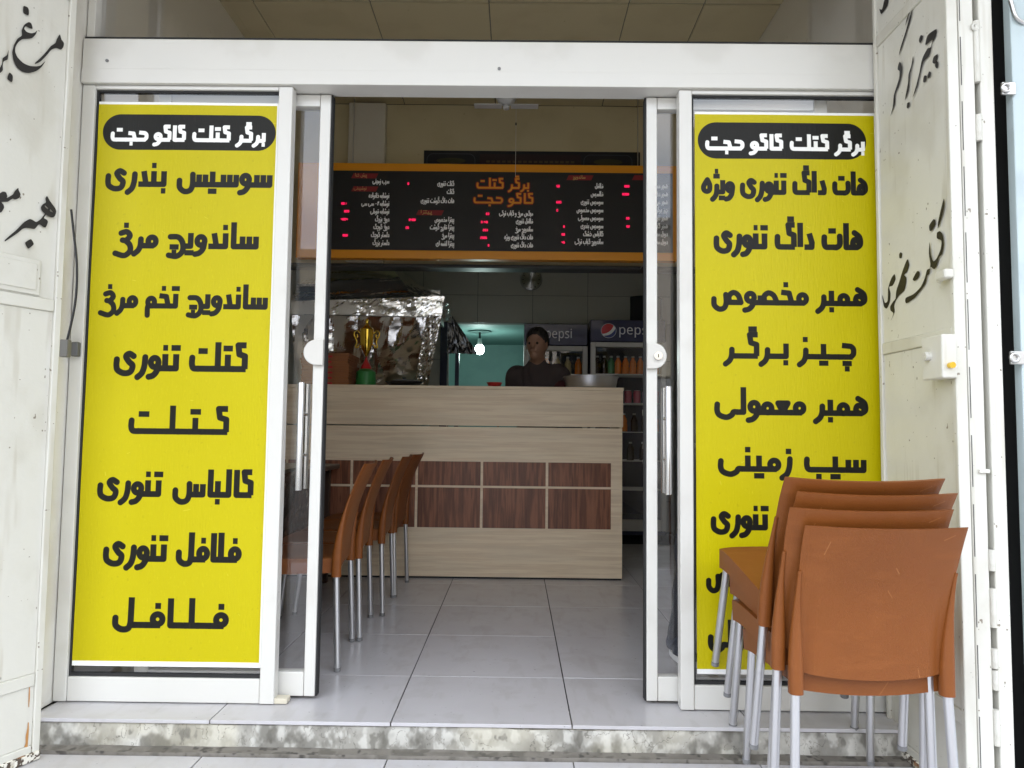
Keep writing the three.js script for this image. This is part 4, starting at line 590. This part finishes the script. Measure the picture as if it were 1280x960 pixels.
// ------------------------------------------------------------------ things on the counter (their feet stand on the counter top)
{
  const r = rng(41), y0 = CH + 0.0008;
  const rgt = at(436, 460, 'z', -2.36).x;
  const names = ['lowest', 'second from the bottom', 'third from the bottom', 'third from the top', 'second from the top', 'topmost'];
  for (let k = 0; k < 6; k++) { const b = thing('pizza_box', `brown cardboard pizza box on the counter, ${names[k]} of its stack`, 'box', [rgt - 0.165 + (r() - 0.5) * 0.012, y0 + k * 0.0365, -2.52], (r() - 0.5) * 0.05, 'stacked pizza boxes'); part('tray', box(-0.16, 0.16, 0, 0.022, -0.16, 0.16, 0.002), M.cardboard, b); part('lid', box(-0.163, 0.163, 0.0225, 0.036, -0.163, 0.163, 0.002), M.cardboard, b); part('tuck_flap', box(-0.05, 0.05, 0.006, 0.019, 0.16, 0.1625), M.red, b); }
  const tq = at(457, 482, 'z', -2.5), tr = thing('trophy', 'gold two-handled trophy cup with red stem on green base', 'trophy', [tq.x, y0, -2.5]);
  const hgt = (v) => at(457, v, 'z', -2.5).y - y0;
  part('base', new THREE.CylinderGeometry(0.068, 0.072, hgt(465), 8).translate(0, hgt(465) / 2, 0), M.green, tr);
  part('plinth', lathe([[0.07, hgt(465)], [0.045, hgt(462)], [0.03, hgt(461)], [0.0001, hgt(461)]], 8), M.green, tr);
  part('stem', lathe([[0.038, hgt(461)], [0.034, hgt(458)], [0.016, hgt(452)], [0.008, hgt(449)], [0.007, hgt(446)], [0.0001, hgt(446)]]), M.red, tr);
  const cup = part('cup', lathe([[0.0001, hgt(446)], [0.01, hgt(445)], [0.014, hgt(443)], [0.033, hgt(437)], [0.044, hgt(428)], [0.048, hgt(418)], [0.047, hgt(413)], [0.051, hgt(412)], [0.044, hgt(411.5)], [0.0001, hgt(411.5)]], 32), M.gold, tr);
  part('cup_lid', lathe([[0.05, hgt(412)], [0.04, hgt(410)], [0.018, hgt(407)], [0.009, hgt(404)], [0.013, hgt(402)], [0.01, hgt(399.5)], [0.0001, hgt(398)]], 24), M.gold, tr);
  for (const s of [-1, 1]) { const Yh = hgt(417); part('handle', [tube([V(s * 0.046, Yh, 0), V(s * 0.07, Yh + 0.02, 0), V(s * 0.088, Yh + 0.004, 0), V(s * 0.08, Yh - 0.03, 0), V(s * 0.064, Yh - 0.022, 0), V(s * 0.068, Yh - 0.006, 0)], 0.0048, 30, 6), tube([V(s * 0.082, Yh - 0.026, 0), V(s * 0.068, Yh - 0.06, 0), V(s * 0.076, Yh - 0.095, 0), V(s * 0.06, Yh - 0.1, 0), V(s * 0.056, Yh - 0.084, 0), V(s * 0.04, Yh - 0.075, 0)], 0.0048, 30, 6)], M.gold, tr); }
  const dq = at(505, 482, 'z', -2.5), ds = thing('dark_dish', 'shallow black dish with knob lid beside the trophy', 'dish', [dq.x, y0, -2.5]);
  part('bowl', lathe([[0.0001, 0], [0.09, 0.001], [0.125, 0.03], [0.13, 0.036], [0.0001, 0.036]], 28), M.black, ds); part('lid', lathe([[0.128, 0.037], [0.06, 0.052], [0.012, 0.055], [0.014, 0.068], [0.0001, 0.07]], 28), M.black, ds);
  const rq = at(618, 482, 'z', -2.5), rb = thing('red_bowl', 'small red plastic bowl on the counter below the bulb', 'bowl', [rq.x, y0, -2.5]);
  part('bowl', lathe([[0.0001, 0], [0.04, 0.001], [0.05, 0.03], [0.054, 0.034], [0.05, 0.034], [0.045, 0.02], [0.0001, 0.012]], 24), M.red, rb); part('rim', new THREE.TorusGeometry(0.053, 0.003, 8, 28).rotateX(PI / 2).translate(0, 0.036, 0), M.red, rb);
  const pq = at(738.5, 482, 'z', -2.52), pt = thing('aluminium_pan', 'wide round aluminium pan standing on the counter', 'pan', [pq.x, y0, -2.52]);
  part('pan', lathe([[0.0001, 0], [0.165, 0.001], [0.175, 0.012], [0.186, 0.075], [0.194, 0.082], [0.19, 0.086], [0.183, 0.083], [0.171, 0.014], [0.0001, 0.008]], 48), M.aluminium, pt); part('rolled_rim', new THREE.TorusGeometry(0.19, 0.004, 8, 48).rotateX(PI / 2).translate(0, 0.086, 0), M.aluminium, pt);
  const kq = at(702, 482, 'z', -2.6), kt = thing('dark_cloth', 'small crumpled dark red cloth beside the aluminium pan', 'cloth', [kq.x, y0 - 0.002, -2.62]);
  { const g = new THREE.SphereGeometry(0.07, 22, 14, 0, PI * 2, 0, PI / 2), p = g.attributes.position; for (let i = 0; i < p.count; i++) { const n = 0.7 + 0.6 * fbm(p.getX(i) * 4 + 0.5, p.getZ(i) * 4 + p.getY(i) * 3 + 0.5, 5, 55, 3); p.setXYZ(i, p.getX(i) * 0.8 * n, p.getY(i) * n * 0.95, p.getZ(i) * 0.8 * n); } g.computeVertexNormals(); part('cloth', g, mat({ color: lin(0.05, 0.008, 0.01), roughness: 0.9 }), kt); }
}
// ------------------------------------------------------------------ wall clock, speaker, bulb
{
  const q = at(664, 349, 'z', -4.66), o = thing('wall_clock', 'round brushed steel wall clock on the tiled wall', 'clock', [q.x, q.y, -4.698]);
  part('rim', lathe([[0.105, 0], [0.112, 0.012], [0.11, 0.03], [0.1, 0.034], [0.097, 0.026], [0.097, 0]], 48).rotateX(PI / 2), M.chrome, o);
  const rings = [[0.0001, 0.02]]; for (let k = 1; k < 240; k++) rings.push([0.097 * k / 240, 0.02 + 0.00016 * Math.sin(k * PI / 3)]);
  part('face', lathe(rings, 72).rotateX(PI / 2), mat({ color: lin(0.62, 0.6, 0.56), roughness: 0.2, metalness: 1, side: THREE.DoubleSide }), o);
  part('hand', box(-0.003, 0.003, -0.012, 0.06, 0.0215, 0.0235), M.black, o); part('hand', box(-0.002, 0.002, -0.075, 0.01, 0.024, 0.0255), M.black, o);
  for (let k = 0; k < 12; k++) { const a = k * PI / 6; part('hour_mark', rotG(box(-0.003, 0.003, 0.074, 0.088, 0.0205, 0.022), 0, 0, -a), M.black, o); }
  const s = at(802, 399, 'z', -4.2), sp = thing('speaker_box', 'dark speaker box standing on the drinks cooler with white lettering', 'speaker', [s.x + 0.06, 1.9905, -4.3], -0.5);
  part('cabinet', box(-0.12, 0.12, 0, 0.26, -0.12, 0.12, 0.01), M.blackMatte, sp); part('front_cloth', box(-0.105, 0.105, 0.015, 0.245, 0.12, 0.124, 0.002), M.black, sp);
  const b = at(599.5, 437, 'z', -5.4), bl = thing('light_bulb', 'lit white bulb hanging in the back room', 'light bulb', [b.x, b.y, -5.4]);
  part('globe', lathe([[0.0001, -0.055], [0.03, -0.048], [0.05, -0.02], [0.053, 0.005], [0.045, 0.032], [0.03, 0.05], [0.0001, 0.052]], 28), M.bulb, bl);
  part('socket', lathe([[0.03, 0.05], [0.026, 0.08], [0.02, 0.12], [0.0001, 0.122]], 18), M.white, bl);
  part('cord', rod(V(0, 0.12, 0), V(0, 2.06 - b.y, 0), 0.012, 8), M.black, bl); part('ceiling_rose', new THREE.CylinderGeometry(0.12, 0.13, 0.012, 28).translate(0, 2.053 - b.y, 0), M.teal, bl);
  const pl = new THREE.PointLight(0xdffff8, 0.3); pl.name = 'bulb_light'; pl.position.set(0, -0.07, 0); pl.castShadow = true; pl.shadow.radius = 2; bl.add(pl);
}
// ------------------------------------------------------------------ drinks coolers with bottles
const bottleG = lathe([[0.0001, 0], [0.03, 0.001], [0.033, 0.008], [0.033, 0.06], [0.029, 0.075], [0.032, 0.095], [0.026, 0.118], [0.013, 0.142], [0.0125, 0.152], [0.0001, 0.153]], 16), capG = new THREE.CylinderGeometry(0.0145, 0.0145, 0.016, 14).translate(0, 0.16, 0), canG = lathe([[0.0001, 0], [0.026, 0.001], [0.033, 0.01], [0.033, 0.102], [0.027, 0.113], [0.0001, 0.114]], 16);
const drink = { orange: phys({ color: lin(0.75, 0.2, 0.02), roughness: 0.15 }), cola: phys({ color: lin(0.03, 0.012, 0.008), roughness: 0.12 }), green: phys({ color: lin(0.04, 0.22, 0.08), roughness: 0.15 }), pale: phys({ color: lin(0.5, 0.42, 0.22), roughness: 0.3 }), purple: phys({ color: lin(0.22, 0.06, 0.3), roughness: 0.3 }), pink: phys({ color: lin(0.5, 0.09, 0.13), roughness: 0.3 }), cap: mat({ color: lin(0.55, 0.55, 0.55), roughness: 0.4 }) };
function cooler(label, x0, x1, top, zf, printed, stock) {
  const o = thing('drinks_cooler', label, 'cooler', [0, 0, 0]), zb = zf - 0.55, head = top - 0.2, t = 0.03;
  part('cabinet', [box(x0, x0 + t, 0.06, head, zb, zf - 0.05), box(x1 - t, x1, 0.06, head, zb, zf - 0.05), box(x0 + t, x1 - t, 0.06, head, zb, zb + t), box(x0 + t, x1 - t, 0.06, 0.2, zb + t, zf - 0.05), box(x0, x1, head + 0.001, top, zb, zf - 0.02, 0.006)], M.navy, o);
  part('foot', [box(x0 + 0.03, x0 + 0.09, 0.001, 0.06, zb + 0.03, zb + 0.09), box(x1 - 0.09, x1 - 0.03, 0.001, 0.06, zb + 0.03, zb + 0.09), box(x0 + 0.03, x0 + 0.09, 0.001, 0.06, zf - 0.14, zf - 0.08), box(x1 - 0.09, x1 - 0.03, 0.001, 0.06, zf - 0.14, zf - 0.08)], M.black, o);
  part('header_panel', new THREE.PlaneGeometry(x1 - x0 - 0.012, 0.188).translate((x0 + x1) / 2, (head + top) / 2, zf - 0.017), phys({ map: printed, roughness: 0.35, clearcoat: 0.3 }), o);
  const d = part('door_frame', [box(x0, x0 + 0.045, 0.1, head - 0.006, zf - 0.048, zf, 0.006), box(x1 - 0.045, x1, 0.1, head - 0.006, zf - 0.048, zf, 0.006), box(x0 + 0.0455, x1 - 0.0455, head - 0.05, head - 0.006, zf - 0.046, zf - 0.002, 0.006), box(x0 + 0.0455, x1 - 0.0455, 0.1, 0.2, zf - 0.046, zf - 0.002, 0.006)], M.offWhite, o);
  part('door_pane', box(x0 + 0.046, x1 - 0.046, 0.2, head - 0.05, zf - 0.03, zf - 0.025), M.glass, d);
  const shelves = [0.46, 0.72, 0.98, 1.24, 1.505];
  for (const y of shelves) part('wire_shelf', [box(x0 + t, x1 - t, y - 0.008, y, zf - 0.1, zf - 0.09), ...Array.from({ length: 9 }, (_, k) => box(x0 + t, x1 - t, y - 0.005, y, zf - 0.45 + k * 0.042, zf - 0.445 + k * 0.042))], M.steel, o);
  stock.forEach(([shelf, kind, group, label2, items]) => items.forEach(([f, m], k) => {
    const b = thing(kind, `${m === 'cola' ? 'dark cola' : m === 'pale' ? 'pale yellow' : m} ${kind} ${label2}`, kind === 'can' ? 'can' : 'bottle', [lerp(x0 + 0.075, x1 - 0.075, f), shelves[shelf] + 0.0006, zf - 0.14], 0, `${m} ${group}`);
    if (kind === 'can') { part('body', canG, drink[m], b); part('top', new THREE.CylinderGeometry(0.027, 0.027, 0.003, 16).translate(0, 0.116, 0), M.steel, b); } else { part('body', bottleG, drink[m], b); part('cap', capG, drink.cap, b); }
  }));
  return o;
}
const headPrint = (offset, full) => canvasTex(1024, 300, (c) => {
  c.fillStyle = '#1a1d4e'; c.fillRect(0, 0, 1024, 300);
  const cx = 240, cy = 150, R = 104;
  if (full) {
    c.save(); c.beginPath(); c.arc(cx, cy, R, 0, 7); c.clip(); c.fillStyle = '#f4f4f2'; c.fillRect(0, 0, 500, 300);
    c.fillStyle = '#d3202c'; c.beginPath(); c.moveTo(cx - R, cy - R); c.lineTo(cx + R * 0.75, cy - R); c.bezierCurveTo(cx + R * 0.55, cy - R * 0.1, cx - R * 0.1, cy + R * 0.45, cx - R, cy + R * 0.45); c.fill();
    c.fillStyle = '#24347e'; c.beginPath(); c.moveTo(cx + R, cy - R * 0.55); c.bezierCurveTo(cx + R * 0.7, cy + R * 0.35, cx + R * 0.1, cy + R * 0.75, cx - R * 0.8, cy + R * 0.7); c.lineTo(cx, cy + R * 1.2); c.lineTo(cx + R * 1.2, cy + R); c.fill(); c.restore();
    c.strokeStyle = '#c8cad6'; c.lineWidth = 7; c.beginPath(); c.arc(cx, cy, R, 0, 7); c.stroke();
  }
  c.fillStyle = '#e9e9ee'; c.font = '190px sans-serif'; c.textBaseline = 'alphabetic'; c.fillText('pepsi', full ? 372 : 330, 200, 500);
  if (!full) { c.fillStyle = '#c02430'; c.beginPath(); c.ellipse(170, 120, 80, 70, 0, 0, 7); c.fill(); }
});
{
  const row = (n, ms, a = 0, b = 1) => Array.from({ length: n }, (_, k) => [lerp(a, b, n > 1 ? k / (n - 1) : 0), ms[k % ms.length]]);
  cooler('drinks cooler with globe emblem and lettering on its dark blue header', 0.69, 1.37, 1.99, -4.0, headPrint(0, true), [
    [4, 'bottle', 'bottles on the top shelf', 'on the upper shelf of the emblem cooler', row(3, ['cola', 'cola', 'green'], 0, 0.24)], [4, 'bottle', 'bottles on the top shelf', 'on the upper shelf of the emblem cooler', row(6, ['orange'], 0.36, 1)],
    [3, 'can', 'cans in the cooler', 'on the emblem cooler shelf below the orange bottles', row(7, ['pink', 'pink', 'purple'], 0.06, 1)],
    [2, 'bottle', 'bottles on the third shelf', 'on the third shelf down of the emblem cooler', row(6, ['cola', 'cola', 'orange'], 0.1, 1)], [1, 'bottle', 'bottles on the fourth shelf', 'on the fourth shelf down of the emblem cooler', row(5, ['cola'], 0.15, 1)]]);
  cooler('drinks cooler directly behind the person at the counter', 0.09, 0.675, 1.965, -4.12, headPrint(0, false), [
    [4, 'bottle', 'bottles behind the person', 'on the upper shelf of the cooler behind the person', row(5, ['pale', 'orange', 'pale'], 0.1, 1)], [3, 'bottle', 'bottles low behind the person', 'low in the cooler behind the person at the counter', row(4, ['orange'], 0.2, 1)]]);
}
// ------------------------------------------------------------------ hanging strip of sachets beside the door
{
  const z = -2.7, a = at(806, 485, 'z', z), b = at(806.5, 620, 'z', z), o = thing('sachet_strip', 'hanging strip of small white sachets beside the coolers', 'sachet strip');
  part('cord', rod(V(a.x, b.y, z), V(a.x, 2.21, z), 0.0018, 6), M.offWhite, o); part('hook_bar', rod(V(a.x, 2.21, z), V(a.x, 2.21, -2.9), 0.003, 6), M.steel, o);
  const n = 14; for (let k = 0; k < n; k++) { const y = lerp(b.y, a.y, k / (n - 1)); part('sachet', rotG(new RoundedBoxGeometry(0.03, 0.046, 0.01, 1, 0.004), 0, k * 0.9, 0.1 * Math.sin(k * 2)).translate(a.x + 0.004 * Math.sin(k * 3), y, z + 0.008), M.white, o); }
}
// ------------------------------------------------------------------ table behind the indoor chairs
{
  const o = thing('dining_table', 'dark dining table beside the indoor chair row, against the wall', 'table');
  part('table_top', box(-1.7, -1.12, 0.715, 0.745, -2.2, -0.35, 0.006), M.tableTop, o);
  for (const x of [-1.64, -1.18]) for (const z of [-2.1, -0.45]) part('leg', box(x - 0.022, x + 0.022, 0.002, 0.7145, z - 0.022, z + 0.022, 0.003), M.tableTop, o);
  const bag = thing('black_bag', 'black plastic sheet draped over the table edge', 'plastic sheet');
  const g = M.bagDark; g.side = THREE.DoubleSide;
  part('drape', crumple(V(-1.1, 0.3, -0.32), V(-1.1, 0.33, -1.6), V(-1.1, 0.75, -0.34), V(-1.1, 0.75, -1.6), 40, 20, 0.02, 21, 4), g, bag); part('top_sheet', crumple(V(-1.6, 0.77, -0.36), V(-1.1, 0.768, -0.34), V(-1.6, 0.77, -1.6), V(-1.1, 0.768, -1.6), 30, 40, 0.015, 23, 4), g, bag);
}

// ------------------------------------------------------------------ people
const sub3 = (a, b) => [a[0] - b[0], a[1] - b[1], a[2] - b[2]];
function cap(p, a, b, ra, rb, sx = 1, sz = 1) { // tapered capsule, squeezed by sx / sz
  const pa = [(p[0] - a[0]) / sx, p[1] - a[1], (p[2] - a[2]) / sz], ba = [(b[0] - a[0]) / sx, b[1] - a[1], (b[2] - a[2]) / sz], l = ba[0] ** 2 + ba[1] ** 2 + ba[2] ** 2, h = clamp(l ? (pa[0] * ba[0] + pa[1] * ba[1] + pa[2] * ba[2]) / l : 0);
  return (Math.hypot(pa[0] - ba[0] * h, pa[1] - ba[1] * h, pa[2] - ba[2] * h) - lerp(ra, rb, h)) * Math.min(sx, sz, 1);
}
const smin = (a, b, k) => { const h = Math.max(k - Math.abs(a - b), 0) / k; return Math.min(a, b) - h * h * k * 0.25; };
const field = (caps, k) => (p) => { let d = 1e3; for (const c of caps) d = smin(d, cap(p, ...c), k); return d; };
function march(sdf, c, half, cell) {
  const res = Math.ceil(2 * half / cell), mc = new MarchingCubes(res, new THREE.MeshBasicMaterial(), false, false, 120000), hs = res / 2;
  const w = (i) => (i - hs) / hs * half, B = 6; // blocks far from the surface take the value at their centre
  for (let K = 0; K < res; K += B) for (let Jb = 0; Jb < res; Jb += B) for (let I = 0; I < res; I += B) {
    const far = sdf([c[0] + w(I + B / 2), c[1] + w(Jb + B / 2), c[2] + w(K + B / 2)]), skip = Math.abs(far) > B * cell * 1.6;
    for (let k = K; k < Math.min(res, K + B); k++) for (let j = Jb; j < Math.min(res, Jb + B); j++) for (let i = I; i < Math.min(res, I + B); i++) mc.field[i + j * res + k * res * res] = skip ? -far : -sdf([c[0] + w(i), c[1] + w(j), c[2] + w(k)]);
  }
  mc.isolation = 0; mc.update();
  const n = mc.count, P = new Float32Array(n * 3), N = new Float32Array(n * 3);
  for (let i = 0; i < n; i++) for (let a = 0; a < 3; a++) { P[i * 3 + a] = mc.positionArray[i * 3 + a] * half + c[a]; N[i * 3 + a] = mc.normalArray[i * 3 + a]; }
  const g = new THREE.BufferGeometry(); g.setAttribute('position', new THREE.BufferAttribute(P, 3)); g.setAttribute('normal', new THREE.BufferAttribute(N, 3)); return metreUV(g);
}
function person(label, pos, turn, look) {
  const o = thing('person', label, 'person', pos, turn), J = look.joints;
  const hc = J.head, E = (x, y, z) => [hc[0] + x, hc[1] + y, hc[2] + z];
  // skin: head with brow, nose, jaw and ears, neck, forearms and hands
  const headF = (p) => {
    let d = cap(p, E(0, 0.045, -0.012), E(0, 0.03, -0.03), 0.086, 0.084, 0.9, 1.08);
    d = smin(d, cap(p, E(0, -0.03, 0.018), E(0, -0.082, 0.04), 0.066, 0.042, 1, 1), 0.05);
    d = smin(d, cap(p, E(0, 0.015, 0.083), E(0, -0.02, 0.1), 0.009, 0.014), 0.018);
    d = smin(d, cap(p, E(-0.028, 0.026, 0.074), E(0.028, 0.026, 0.074), 0.01, 0.01), 0.02);
    d = smin(d, cap(p, E(-0.02, -0.052, 0.08), E(0.02, -0.052, 0.08), 0.007, 0.007), 0.012);
    for (const s of [-1, 1]) { d = smin(d, cap(p, E(s * 0.078, 0.012, -0.01), E(s * 0.082, -0.022, -0.004), 0.014, 0.01, 0.6, 1.2), 0.01); d = Math.max(d, -(Math.hypot(p[0] - E(s * 0.03, 0, 0)[0], p[1] - E(0, 0.008, 0)[1], p[2] - E(0, 0, 0.098)[2]) - 0.017)); }
    return smin(d, cap(p, J.neck, E(0, -0.05, -0.012), 0.064, 0.056), 0.03);
  };
  const skin = [march(headF, [hc[0], hc[1] - 0.03, hc[2]], 0.19, 0.0055)];
  for (const s of [0, 1]) { // forearm, palm and five fingers in one field
    const e = J.elbow[s], w = J.wrist[s], d = V(...sub3(w, e)).normalize(), sd = s ? 1 : -1, side = V(0, 0, 1).cross(d).normalize(), up = d.clone().cross(side), at3 = (a, b, c) => { const q = V(...w).addScaledVector(d, a).addScaledVector(side, b).addScaledVector(up, c); return [q.x, q.y, q.z]; };
    const caps = [[e, w, 0.038, 0.026], [w, at3(0.075, 0, 0), 0.026, 0.034], [at3(0.03, -0.02, 0), at3(0.08, -0.026, 0), 0.018, 0.016], [at3(0.03, 0.02, 0), at3(0.08, 0.026, 0), 0.018, 0.016]];
    const fing = [[-0.032, 0.06], [-0.011, 0.072], [0.011, 0.068], [0.031, 0.052]].flatMap(([b, l]) => [[at3(0.08, b, 0), at3(0.08 + l * 0.55, b * 1.1, 0.008 * sd), 0.0095, 0.0085], [at3(0.08 + l * 0.55, b * 1.1, 0.008 * sd), at3(0.08 + l, b * 1.1, 0.028 * sd), 0.0085, 0.0075]]);
    const thumb = [[at3(0.02, -0.03, 0), at3(0.06, -0.058, 0.008), 0.013, 0.0105], [at3(0.06, -0.058, 0.008), at3(0.092, -0.06, 0.016), 0.0105, 0.009]];
    const palm = field(caps, 0.02), fs = [...fing, ...thumb]; const c = at3(-0.02, 0, 0);
    skin.push(march((p) => { let d0 = palm(p); for (const f of fs) d0 = smin(d0, cap(p, ...f), 0.008); return d0; }, c, 0.2, 0.0065));
  }
  part('body', skin, look.skin, o);
  const shirt = field([[J.hipc, J.chest, 0.145, 0.155, 1.12, 0.74], [J.chest, J.neck, 0.13, 0.068, 1.1, 0.8], [J.shoulder[0], J.shoulder[1], 0.066, 0.066], ...[0, 1].flatMap((s) => [[J.shoulder[s], J.elbow[s], 0.064, 0.05], [J.elbow[s], V(...J.elbow[s]).lerp(V(...J.wrist[s]), look.sleeve).toArray(), 0.05, 0.044]])], 0.06);
  const wrinkle = (p) => 0.007 * Math.sin(p[1] * 30 + 5 * Math.sin(p[0] * 13 + p[2] * 9)) * Math.sin(p[0] * 24 + p[1] * 11 + p[2] * 23);
  part('shirt', march((p) => Math.max(shirt(p) + wrinkle(p), J.hipc[1] - 0.1 - p[1]), [J.chest[0], J.hipc[1] + 0.2, 0], 0.44, 0.012), look.shirt, o);
  const tr = field([[J.hipc, [J.hipc[0], J.hipc[1] - 0.06, J.hipc[2]], 0.135, 0.13, 1.15, 0.8], ...[0, 1].flatMap((s) => [[J.hip[s], J.knee[s], 0.085, 0.06], [J.knee[s], J.ankle[s], 0.06, 0.046]])], 0.05);
  part('trousers', march((p) => tr(p) + wrinkle(p), [J.hipc[0], 0.52, J.hipc[2]], 0.56, 0.012), look.trousers, o);
  for (const s of [0, 1]) { const a = J.ankle[s], sh = field([[[a[0], 0.04, a[2] - 0.03], [a[0], 0.042, a[2] + 0.07], 0.04, 0.038, 0.95, 1], [[a[0], 0.035, a[2] + 0.07], [a[0], 0.034, a[2] + 0.16], 0.04, 0.03, 1.1, 1], [[a[0], 0.05, a[2] - 0.02], [a[0], 0.085, a[2] - 0.012], 0.042, 0.04]], 0.03); const shoe = part('shoe', march((p) => Math.max(sh(p), 0.022 - p[1]), [a[0], 0.07, a[2] + 0.06], 0.17, 0.006), look.shoe, o); const so = new THREE.Shape(); so.absellipse(0, 0, 0.046, 0.13, 0, PI * 2); part('sole', new THREE.ExtrudeGeometry(so, { depth: 0.02, bevelEnabled: true, bevelSize: 0.002, bevelThickness: 0.002, bevelSegments: 1 }).rotateX(PI / 2).translate(a[0], 0.0235, a[2] + 0.065), look.sole, shoe); }
  const hair = (p) => { let d = cap(p, E(0, 0.052, -0.018), E(0, 0.03, -0.042), 0.093, 0.088, 0.94, 1.06) + 0.004 * Math.sin(p[0] * 190) * Math.sin(p[2] * 150 + p[1] * 90); const cut = Math.max((p[2] - hc[2]) * 1.15 - (p[1] - hc[1]) - 0.012, 0.004 - (p[1] - hc[1]) + Math.max(0, -(p[2] - hc[2]) - 0.02) * -1.4); return Math.max(d, cut); };
  part('hair', march(hair, [hc[0], hc[1] + 0.03, hc[2]], 0.15, 0.0055), look.hair, o);
  for (const s of [-1, 1]) part('eye', new THREE.SphereGeometry(0.011, 12, 8).translate(hc[0] + s * 0.03, hc[1] + 0.008, hc[2] + 0.078), look.eye, o);
}
const cloth = (r, g, b) => mat({ color: lin(r, g, b), roughness: 0.9, bumpMap: fineBump, bumpScale: 0.002 });
const skinM = phys({ color: lin(0.27, 0.145, 0.09), roughness: 0.55 }), hairM = mat({ color: lin(0.012, 0.01, 0.009), roughness: 0.55 }), eyeM = mat({ color: lin(0.03, 0.02, 0.015), roughness: 0.15 });
{
  const q = at(672, 470, 'z', -3.05);
  person('person in dark shirt standing behind the counter', [q.x, 0.003, -3.05], -0.35, { skin: skinM, hair: hairM, eye: eyeM, shirt: cloth(0.06, 0.045, 0.045), trousers: cloth(0.02, 0.022, 0.03), shoe: cloth(0.02, 0.02, 0.02), sole: M.black, sleeve: 0.3, joints: { head: [0.0, 1.63, 0.03], neck: [0, 1.485, 0], chest: [0, 1.3, 0], hipc: [0, 0.98, 0], shoulder: [[-0.175, 1.4, 0], [0.175, 1.4, 0]], elbow: [[-0.25, 1.14, 0.02], [0.25, 1.14, 0.03]], wrist: [[-0.2, 1.08, 0.24], [0.18, 1.08, 0.25]], hip: [[-0.09, 0.92, 0], [0.09, 0.92, 0]], knee: [[-0.1, 0.5, 0.015], [0.1, 0.5, 0.015]], ankle: [[-0.1, 0.09, 0], [0.1, 0.09, 0]] } });
  person('person in dark trousers and trainers standing indoors behind the nine-line banner', [0.98, 0.003, -0.66], 0.1, { skin: skinM, hair: hairM, eye: eyeM, shirt: cloth(0.05, 0.055, 0.07), trousers: cloth(0.025, 0.026, 0.032), shoe: cloth(0.03, 0.035, 0.05), sole: M.white, sleeve: 0.85, joints: { head: [0.06, 1.62, 0.02], neck: [0.05, 1.45, 0], chest: [0.05, 1.28, 0], hipc: [0.03, 0.97, 0], shoulder: [[-0.12, 1.38, 0], [0.22, 1.38, 0]], elbow: [[-0.15, 1.1, -0.04], [0.28, 1.1, -0.02]], wrist: [[-0.1, 0.88, 0.06], [0.27, 0.87, 0.08]], hip: [[-0.06, 0.92, 0], [0.12, 0.92, 0]], knee: [[-0.18, 0.5, 0.02], [0.15, 0.5, 0.015]], ankle: [[-0.235, 0.09, 0], [0.17, 0.09, 0]] } });
}

// ------------------------------------------------------------------ the sunlit far side of the street (mirrored in the glass, bounces light)
{
  const r = rng(91), walls = [[0.58, 0.52, 0.42], [0.62, 0.57, 0.5], [0.54, 0.47, 0.39]].map((c) => mat({ color: lin(...c), roughness: 0.9, bumpMap: fineBump, bumpScale: 0.004 })), glassM = phys({ color: lin(0.05, 0.07, 0.09), roughness: 0.08 });
  const spec = [['tan street building with a row of shop shutters, across the road', -15, -4.2, 5.8], ['cream two-storey building across the road', -4, 5.2, 6.8], ['brown street building with shuttered shops, across the road', 5.4, 16, 5.4]];
  spec.forEach(([label, x0, x1, h], b) => {
    const o = thing('street_building', label, 'building', [0, 0, 0], 0, 'buildings across the road'), z = 18;
    part('wall', box(x0, x1, -0.3, h, z + 0.02, z + 6, 0), walls[b], o); part('cornice', box(x0 - 0.05, x1 + 0.05, h, h + 0.25, z - 0.15, z + 6, 0.02), M.kerb, o);
    for (let x = x0 + 0.6; x + 2.4 < x1; x += 3) { const s = part('shop_shutter', box(x, x + 2.3, -0.1, 2.5, z - 0.03, z + 0.018, 0.01), r() < 0.5 ? M.paleBlue : M.steel, o); part('shop_sign', box(x, x + 2.3, 2.55, 3.1, z - 0.14, z - 0.001, 0.01), [M.cream, M.kerb][Math.floor(r() * 2)], s); }
    for (let y = 3.6; y + 1.5 < h; y += 3) for (let x = x0 + 0.9; x + 1.4 < x1; x += 2.6) { const w = part('window', box(x, x + 1.3, y, y + 1.4, z - 0.02, z + 0.018), glassM, o); part('window_frame', [box(x - 0.07, x, y - 0.07, y + 1.47, z - 0.05, z + 0.015), box(x + 1.3, x + 1.37, y - 0.07, y + 1.47, z - 0.05, z + 0.015), box(x, x + 1.3, y - 0.07, y, z - 0.05, z + 0.015), box(x, x + 1.3, y + 1.4, y + 1.47, z - 0.05, z + 0.015), box(x + 0.62, x + 0.68, y, y + 1.4, z - 0.045, z - 0.021)], M.kerb, w); }
  });
}
renderer.render(scene, camera);
